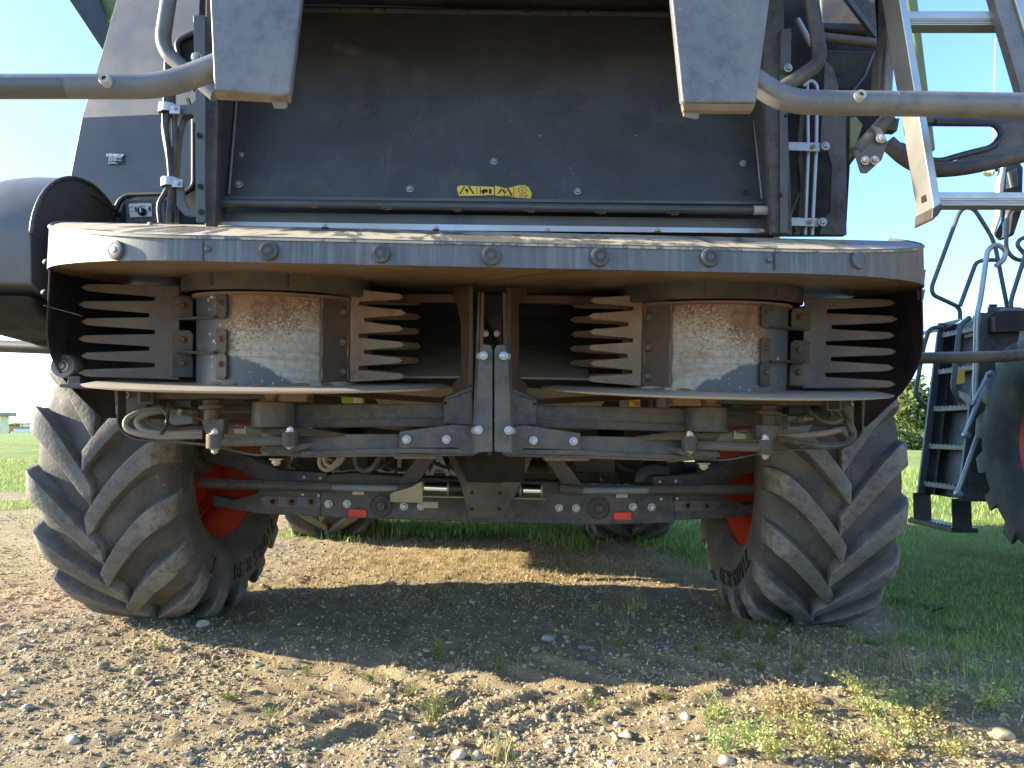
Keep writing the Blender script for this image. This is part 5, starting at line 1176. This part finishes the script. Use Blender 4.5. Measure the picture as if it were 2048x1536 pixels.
# crumbly soil clods
s3 = scatter(60000, 1.75, 8.5, 9, 1.7, 6.0, lambda x, y: .3+.7*sstep(vnoise(x, y, 2.2, 1), .45, .65)); R3 = np.clip(r_.lognormal(math.log(.0040), .55, len(s3)), .0025, .016)
parts.append(rocks(len(s3), s3, R3, 1, 6, (.4, .85), .42, [(.36, .285, .175), (.41, .33, .205), (.32, .25, .15), (.455, .37, .235)]))
def join(ps):
    off = 0; C, Fs, K = [], [], []
    for c, f, k in ps: C.append(c); Fs.append(f+off); K.append(k); off += len(c)
    return np.concatenate(C), np.concatenate(Fs), np.concatenate(K)
for nm, ps, lab in (('gravel', parts[:2], 'loose tan and grey gravel strewn over the yard'), ('soil_clods', parts[2:], 'crumbled brown soil clods among the gravel')):
    c, f, k = join(ps); tag(link(nm, np_mesh(nm, c, f, 3, k, False), 'stone', None), lab, 'gravel' if nm == 'gravel' else 'soil', kind='stuff')
# larger single stones at the places the photograph shows them
def at_ground(u, v):
    d = ray(u, v); t = CAMZ/-d.z
    for _ in range(6):
        p = CAM_P+d*t; t = (CAMZ-float(gz(p.x, p.y)))/-d.z
    return CAM_P+d*t
STN = [(405, 1252, 26, (.50, .45, .36), 'smooth pale pebble just right of the left tyre foot'), (250, 1192, 20, (.4, .33, .25), ''), (55, 1418, 26, (.46, .43, .38), 'pale angular stone in the gravel at the left edge'),
       (145, 1484, 30, (.52, .49, .43), 'pale stone at the lower left corner'), (272, 1345, 28, (.50, .38, .2), 'ochre pointed stone in the left foreground'), (205, 1335, 26, (.25, .22, .19), 'dark brown stone beside the ochre one'),
       (302, 1371, 22, (.15, .16, .17), 'small slate grey stone in the left foreground'), (515, 1333, 30, (.22, .23, .24), 'blue-grey flat stone at the edge of the tyre shadow'), (1098, 1283, 30, (.34, .34, .35), 'grey rounded stone standing in the shadow under the machine'),
       (1072, 1303, 22, (.36, .27, .17), 'tan stone below the grey rounded one'), (1172, 1296, 34, (.24, .26, .26), 'flat grey-green slab in the shadow band'), (1334, 1292, 28, (.25, .27, .28), 'flat grey slab left of the right tyre'),
       (1185, 1318, 28, (.25, .26, .25), 'second flat slab below the grey-green one'), (918, 1514, 34, (.5, .47, .4), 'round pale stone at the bottom centre'), (955, 1516, 30, (.42, .38, .31), 'tan stone touching the round pale one'),
       (995, 1506, 26, (.36, .24, .13), 'orange-brown stone at the bottom centre'), (1370, 1436, 26, (.62, .59, .53), 'bright white stone in the right foreground'), (1235, 1452, 20, (.6, .57, .5), 'white stone left of the bright one'),
       (1252, 1474, 30, (.45, .39, .29), 'blocky tan stone below the white one'), (1095, 1440, 26, (.38, .31, .22), 'upright tan stone in the centre foreground'), (1610, 1385, 44, (.42, .36, .25), 'long tan slab at the sunlit edge right of centre'),
       (1636, 1400, 40, (.40, .34, .24), 'broken tan slab in front of the long one'), (1636, 1362, 30, (.33, .29, .22), 'tilted slab at the shadow edge'), (1450, 1524, 34, (.47, .43, .36), 'rounded stone at the bottom edge right of centre'),
       (2005, 1478, 44, (.48, .40, .27), 'long ochre stone at the right edge'), (1140, 1504, 20, (.5, .46, .4), 'small pale stone right of bottom centre'), (700, 1203, 22, (.45, .45, .44), ''), (945, 1201, 16, (.5, .49, .46), 'white pebble in the shadow band')]
for i, (u, v, w_, col, lab) in enumerate(STN):
    if not lab: continue
    p = at_ground(u, v); r = w_*.5*p.y/FPX; V, Fc = ico(3); rr = np.random.default_rng(200+i)
    sl = 'slab' in lab or 'flat' in lab
    j = np.ones(len(V))
    for _ in range(9):
        d = rr.normal(size=3); d /= np.linalg.norm(d); j *= 1-rr.uniform(.3, .7)*np.clip(V@d-rr.uniform(.45, .75), 0, 1)
    j *= 1+.04*np.array([mnoise.noise(Vector(q*2.3+i)) for q in V])
    q = V*j[:, None]*np.array([r*1.05, r*.85, r*(.32 if sl else .68)])
    a = rr.uniform(0, 3.1); ca, sa = math.cos(a), math.sin(a); q = np.stack([q[:, 0]*ca-q[:, 1]*sa, q[:, 0]*sa+q[:, 1]*ca, q[:, 2]], 1)
    me = np_mesh('stone', q, Fc, 3, np.tile(np.array(col)*.85, (len(V), 1)), True); me.set_sharp_from_angle(angle=rad(35))
    tag(link('stone', me, 'stone', None, (p.x, p.y, float(gz(p.x, p.y))+r*(.10 if sl else .28))), lab, 'stone')
# grass
def blades(x, y, h, wdt, seed, base, lean=.5, dry=0.):
    n = len(x); r = np.random.default_rng(seed); a = r.uniform(0, 6.283, n); l = r.uniform(.1, 1., n)*lean; z0 = gz(x, y)-.004
    dx, dy = np.cos(a), np.sin(a); sx, sy = -dy*wdt*.5, dx*wdt*.5
    pts = []
    for t, wv in ((0, 1.), (.45, .85), (.8, .5)):
        off = l*h*t*t; z = z0+h*t*(1-.25*l*t)
        pts += [np.stack([x+dx*off-sx*wv, y+dy*off-sy*wv, z], 1), np.stack([x+dx*off+sx*wv, y+dy*off+sy*wv, z], 1)]
    pts.append(np.stack([x+dx*l*h, y+dy*l*h, z0+h*(1-.25*l)], 1))
    co = np.stack(pts, 1).reshape(-1, 3); k = (np.arange(n)*7)[:, None, None]
    q = np.array([[0, 1, 3], [0, 3, 2], [2, 3, 5], [2, 5, 4], [4, 5, 6]])[None]+k
    b0 = np.array(base)[r.integers(0, len(base), n)]*r.uniform(.7, 1.3, (n, 1))
    return co, q.reshape(-1, 3), b0.repeat(7, 0)
GREEN = [(.24, .34, .085), (.30, .40, .10), (.19, .29, .07), (.37, .40, .15)]; DRY = [(.50, .39, .20), (.40, .31, .16), (.58, .47, .26)]; MIXED = GREEN+DRY[:2]
def gscatter(n, x0, x1, y0, y1, seed, thr=.25, pw=1.):
    r = np.random.default_rng(seed); x = r.uniform(x0, x1, n*4); y = y0+(y1-y0)*r.random(n*4)**pw
    k = (grass_mask(x, y) > thr+r.random(n*4)*.5) & in_view(x, y, .6); return x[k][:n], y[k][:n]
G = []
x, y = gscatter(80000, 1.0, 7.5, 2.4, 8.5, 21, .12, 1.1); G.append(blades(x, y, RNG.uniform(.012, .05, len(x)), RNG.uniform(.003, .006, len(x)), 22, GREEN+[(.26, .30, .10), (.20, .28, .07), DRY[1]], .9))
x, y = gscatter(16000, 2, 12, 8, 22, 23, .2); G.append(blades(x, y, RNG.uniform(.06, .12, len(x)), RNG.uniform(.008, .016, len(x)), 24, GREEN, .7))
x, y = gscatter(30000, -14, -1.2, 4.0, 19, 25, .15, .8); G.append(blades(x, y, RNG.uniform(.04, .10, len(x)), RNG.uniform(.006, .012, len(x)), 26, GREEN+GREEN+DRY, .7))
x, y = gscatter(14000, -1.6, 2.2, 5.8, 9, 27, .2); G.append(blades(x, y, RNG.uniform(.04, .11, len(x)), RNG.uniform(.005, .009, len(x)), 28, GREEN, .7))
c, f, k = join(G); tag(link('grass', np_mesh('grass', c, f, 3, k, True), 'grass', None), 'short green lawn grass beyond and right of the gravel', 'grass', kind='stuff')
n = 9000; r = np.random.default_rng(31); x = r.normal(-.25, .75, n); y = r.normal(5.15, .42, n); k = (np.abs(x) < 1.5); x, y = x[k], y[k]
x2 = r.uniform(-3.2, 3.2, 5200); y2 = r.uniform(2.0, 5.6, 5200); x = np.concatenate([x, x2]); y = np.concatenate([y, y2])
c, f, k = blades(x, y, r.uniform(.015, .05, len(x)), r.uniform(.002, .0045, len(x)), 32, DRY, 1.6); tag(link('dry_straw', np_mesh('dry_straw', c, f, 3, k, True), 'grass', None), 'golden dry straw stubble on the sunlit patch under the machine', 'straw', kind='stuff')
# tufts and weeds, each a plant of its own
def tuft(u, v, n, h, spread, cols, label, seed, name='grass_tuft', lean=.9, group=None):
    p = at_ground(u, v); r = np.random.default_rng(seed); x = p.x+r.normal(0, spread, n); y = p.y+r.normal(0, spread, n)
    c, f, k = blades(x, y, r.uniform(.5, 1.1, n)*h, r.uniform(.0022, .0042, n), seed, cols, lean)
    z0 = float(gz(p.x, p.y)); c = c-np.array([p.x, p.y, z0]); tag(link(name, np_mesh(name, c, f, 3, k, True), 'grass', None, (p.x, p.y, z0)), label, 'plant', group)
def weed(u, v, ns, h, spread, col, label, seed, group=None, name='weed_plant', leafs=.010):
    p = at_ground(u, v); r = np.random.default_rng(seed); z0 = float(gz(p.x, p.y)); V, Fs, K = [], [], []; off = 0; b = B()
    for s in range(ns):
        a = r.uniform(0, 6.283); L = h*r.uniform(.5, 1.1); ln = r.uniform(.15, 1.)*spread; bx_, by_ = r.normal(0, spread*.12, 2)
        pts = [Vector((bx_+math.cos(a)*ln*t*t, by_+math.sin(a)*ln*t*t, L*t*(1-.2*t))) for t in np.linspace(0, 1, 6)]
        tv = []
        for q in pts: tv += [(q.x-.0012, q.y, q.z), (q.x+.0012, q.y, q.z)]
        V += tv; Fs += [[off+2*i, off+2*i+1, off+2*i+3, off+2*i+2] for i in range(5)]; K += [tuple(np.array(col)*.8)]*len(tv); off += len(tv)
        for i in range(int(10+L*120)):
            t = r.uniform(.1, 1.); q = Vector((bx_+math.cos(a)*ln*t*t, by_+math.sin(a)*ln*t*t, L*t*(1-.2*t))); d = Vector(r.normal(size=3)); d.z = abs(d.z)*.6+.15; d.normalize(); sd = d.cross(Vector(r.normal(size=3))).normalized()
            s_ = leafs*r.uniform(.5, 1.2); q4 = [q, q+d*s_*.5+sd*s_*.22, q+d*s_, q+d*s_*.5-sd*s_*.22]
            V += [tuple(w_) for w_ in q4]; Fs.append([off, off+1, off+2, off+3]); off += 4; K += [tuple(np.array(col)*r.uniform(.7, 1.35))]*4
    me = np_mesh(name, np.array(V), np.array(Fs), 4, np.array(K), False); tag(link(name, me, 'grass', None, (p.x, p.y, z0)), label, 'plant', group)
PALE = (.40, .39, .17); WG = (.24, .28, .09)
weed(873, 1322, 22, .12, .06, (.22, .24, .08), 'small feathery weed in the shadow band left of centre', 301)
weed(866, 1445, 34, .11, .09, (.26, .28, .10), 'bright low weed in the sunlit foreground left of centre', 302)
weed(610, 1350, 8, .05, .05, WG, 'tiny weed at the shadow edge below the left tyre', 303)
weed(705, 1255, 7, .05, .05, WG, 'tiny weed in the shadow right of the left tyre', 304)
weed(540, 1432, 8, .05, .06, WG, 'sparse weed in the left foreground gravel', 305)
weed(1545, 1290, 16, .14, .10, (.16, .18, .07), 'leafy weed growing against the foot of the right tyre', 306)
weed(1475, 1280, 12, .11, .08, (.13, .16, .05), 'weed clump at the inner foot of the right tyre', 307)
weed(1690, 1345, 5, .17, .10, (.36, .36, .20), 'tall pale stalked weed in front of the right tyre', 308, leafs=.009)
weed(1660, 1362, 5, .09, .04, (.36, .36, .16), 'short pale weed beside the tall stalk', 309)
weed(1480, 1356, 3, .07, .04, PALE, 'thin pale weed at the sunlit edge right of centre', 310)
ORD = ['first', 'second', 'third', 'fourth', 'fifth', 'sixth', 'seventh', 'eighth']
PW_ = ((1430, 1445), (1500, 1480), (1560, 1430), (1600, 1470), (1540, 1520), (1650, 1510), (1740, 1430), (1800, 1420), (1830, 1465), (1790, 1490), (1870, 1400), (1900, 1510), (1760, 1528), (1720, 1390), (1980, 1420), (1610, 1420), (1450, 1505), (1860, 1440))
def _row(v): return 0 if v < 1428 else (1 if v < 1478 else 2)
for i, (u, v) in enumerate(PW_):
    k_ = sorted(q[0] for q in PW_ if _row(q[1]) == _row(v)).index(u)
    weed(u, v, 30, .095, .14, (PALE[0]*random.uniform(.85, 1.2), PALE[1]*random.uniform(.9, 1.2), PALE[2]), 'pale sprawling weed at lower right, %s from the left in the %s row' % (ORD[k_], ('back', 'middle', 'front')[_row(v)]), 320+i, 'pale weeds in the right foreground', leafs=.014)
for i, (u, v, h_, lab) in enumerate(((742, 1362, .05, 'small weed at the shadow edge left of the feathery weed'), (820, 1392, .04, 'small weed in the sunlit soil left of centre'), (1000, 1332, .05, 'small weed at the shadow edge in the centre'),
        (1235, 1292, .06, 'weed beside the flat slabs in the shadow'), (1330, 1258, .06, 'low weed in the shadow near the right tyre'), (1392, 1300, .07, 'leafy weed between slab and right tyre'), (1452, 1322, .07, 'leafy weed in front of the right tyre, near its inner foot'),
        (1522, 1338, .07, 'leafy weed in front of the right tyre, near its middle'), (1598, 1345, .07, 'leafy weed in front of the right tyre, near its outer foot'), (1775, 1318, .08, 'leafy weed right of the outer foot of the right tyre'), (455, 1402, .04, 'small weed in the left foreground soil'), (1180, 1420, .05, 'small weed in the sunlit soil right of centre'), (320, 1300, .04, 'small weed below the left tyre'), (1330, 1400, .05, 'small weed left of the pale weeds'))):
    weed(u, v, 14, h_, .07, (.22, .25, .085), lab, 400+i)
n = 9000; r = np.random.default_rng(77); x = r.uniform(1.0, 3.2, n); y = r.uniform(2.2, 4.4, n); k = (x > 2.1-.45*(y-2.4)+r.normal(0, .35, n)) & (vnoise(x, y, 2.6, 1) > .42) & in_view(x, y); x, y = x[k], y[k]
c, f, k = blades(x, y, r.uniform(.015, .06, len(x)), r.uniform(.0025, .0045, len(x)), 78, GREEN+GREEN+DRY[:1], 1.1); tag(link('thin_grass', np_mesh('thin_grass', c, f, 3, k, True), 'grass', None), 'thin patchy grass fading from the lawn into the bare soil', 'grass', kind='stuff')
tuft(1275, 1220, 46, .075, .045, GREEN, 'fresh grass tuft in the shadow left of the right tyre', 351); tuft(1205, 1220, 26, .055, .04, GREEN, 'smaller grass tuft left of the fresh one', 352)
tuft(1255, 1262, 26, .06, .05, MIXED, 'sparse grass tuft below the fresh one', 353); tuft(1085, 1212, 20, .05, .03, DRY, 'dry straw tuft at the shadow edge', 354); tuft(1200, 1176, 22, .06, .04, DRY, 'upright dry stubble at the end of the sunlit strip', 355)
tuft(1825, 1345, 60, .14, .05, MIXED, 'spreading grass tuft right of the right tyre', 356, lean=1.4); tuft(1610, 1310, 50, .11, .04, MIXED, 'grassy clump in front of the right tyre', 357, lean=1.2); tuft(1700, 1285, 40, .08, .035, GREEN, 'grass clump at the outer foot of the right tyre', 358)
tuft(1930, 1300, 110, .10, .055, GREEN, 'thick grass clump at the right edge of the shadow', 359); tuft(1945, 1350, 70, .09, .045, GREEN, 'grass clump below the thick one at the right', 360); tuft(1000, 1500+20, 40, .10, .035, [(.42, .38, .16), (.3, .32, .1)], 'yellowed grass tuft at the bottom centre', 361)
tuft(1740, 1340, 40, .07, .035, GREEN, 'low green tuft between tyre and spreading tuft', 362); tuft(1440, 1212, 30, .08, .025, MIXED, 'grass tuft touching the inside of the right tyre', 363)
tuft(2010, 1385, 60, .08, .04, GREEN, 'grass clump at the right edge near the weeds', 364); tuft(1800, 1245, 60, .06, .04, GREEN, 'low grass beside the outer wall of the right tyre', 365)
def broadleaf(u, v, n, s, label, seed):
    p = at_ground(u, v); r = np.random.default_rng(seed); V, Fs, K = [], [], []
    for i in range(n):
        a = r.uniform(0, 6.283); L = s*r.uniform(.6, 1.2); e = r.uniform(.25, .8); d = Vector((math.cos(a), math.sin(a), e)).normalized(); sd = Vector((-math.sin(a), math.cos(a), 0)); o = len(V)
        pts = [Vector((0, 0, 0)), d*L*.3+sd*L*.12, d*L*.65+sd*L*.24, d*L*.98-Vector((0, 0, L*.12)), d*L*.65-sd*L*.24, d*L*.3-sd*L*.12]
        V += [tuple(q) for q in pts]; Fs.append([o, o+1, o+2, o+3]); Fs.append([o, o+3, o+4, o+5]); K += [tuple(np.array((.10, .17, .05))*r.uniform(.75, 1.3))]*6
    tag(link('broadleaf_weed', np_mesh('broadleaf_weed', np.array(V), np.array(Fs), 4, np.array(K), False), 'grass', None, (p.x, p.y, float(gz(p.x, p.y)))), label, 'plant')
broadleaf(1800, 1205, 14, .07, 'dandelion rosette beside the right tyre', 371); broadleaf(1868, 1222, 16, .08, 'dandelion rosette in the shaded lawn', 372); broadleaf(1905, 1265, 14, .08, 'dandelion rosette at the lawn edge', 373); broadleaf(1742, 1290, 9, .06, 'dandelion rosette in front of the right tyre', 374)
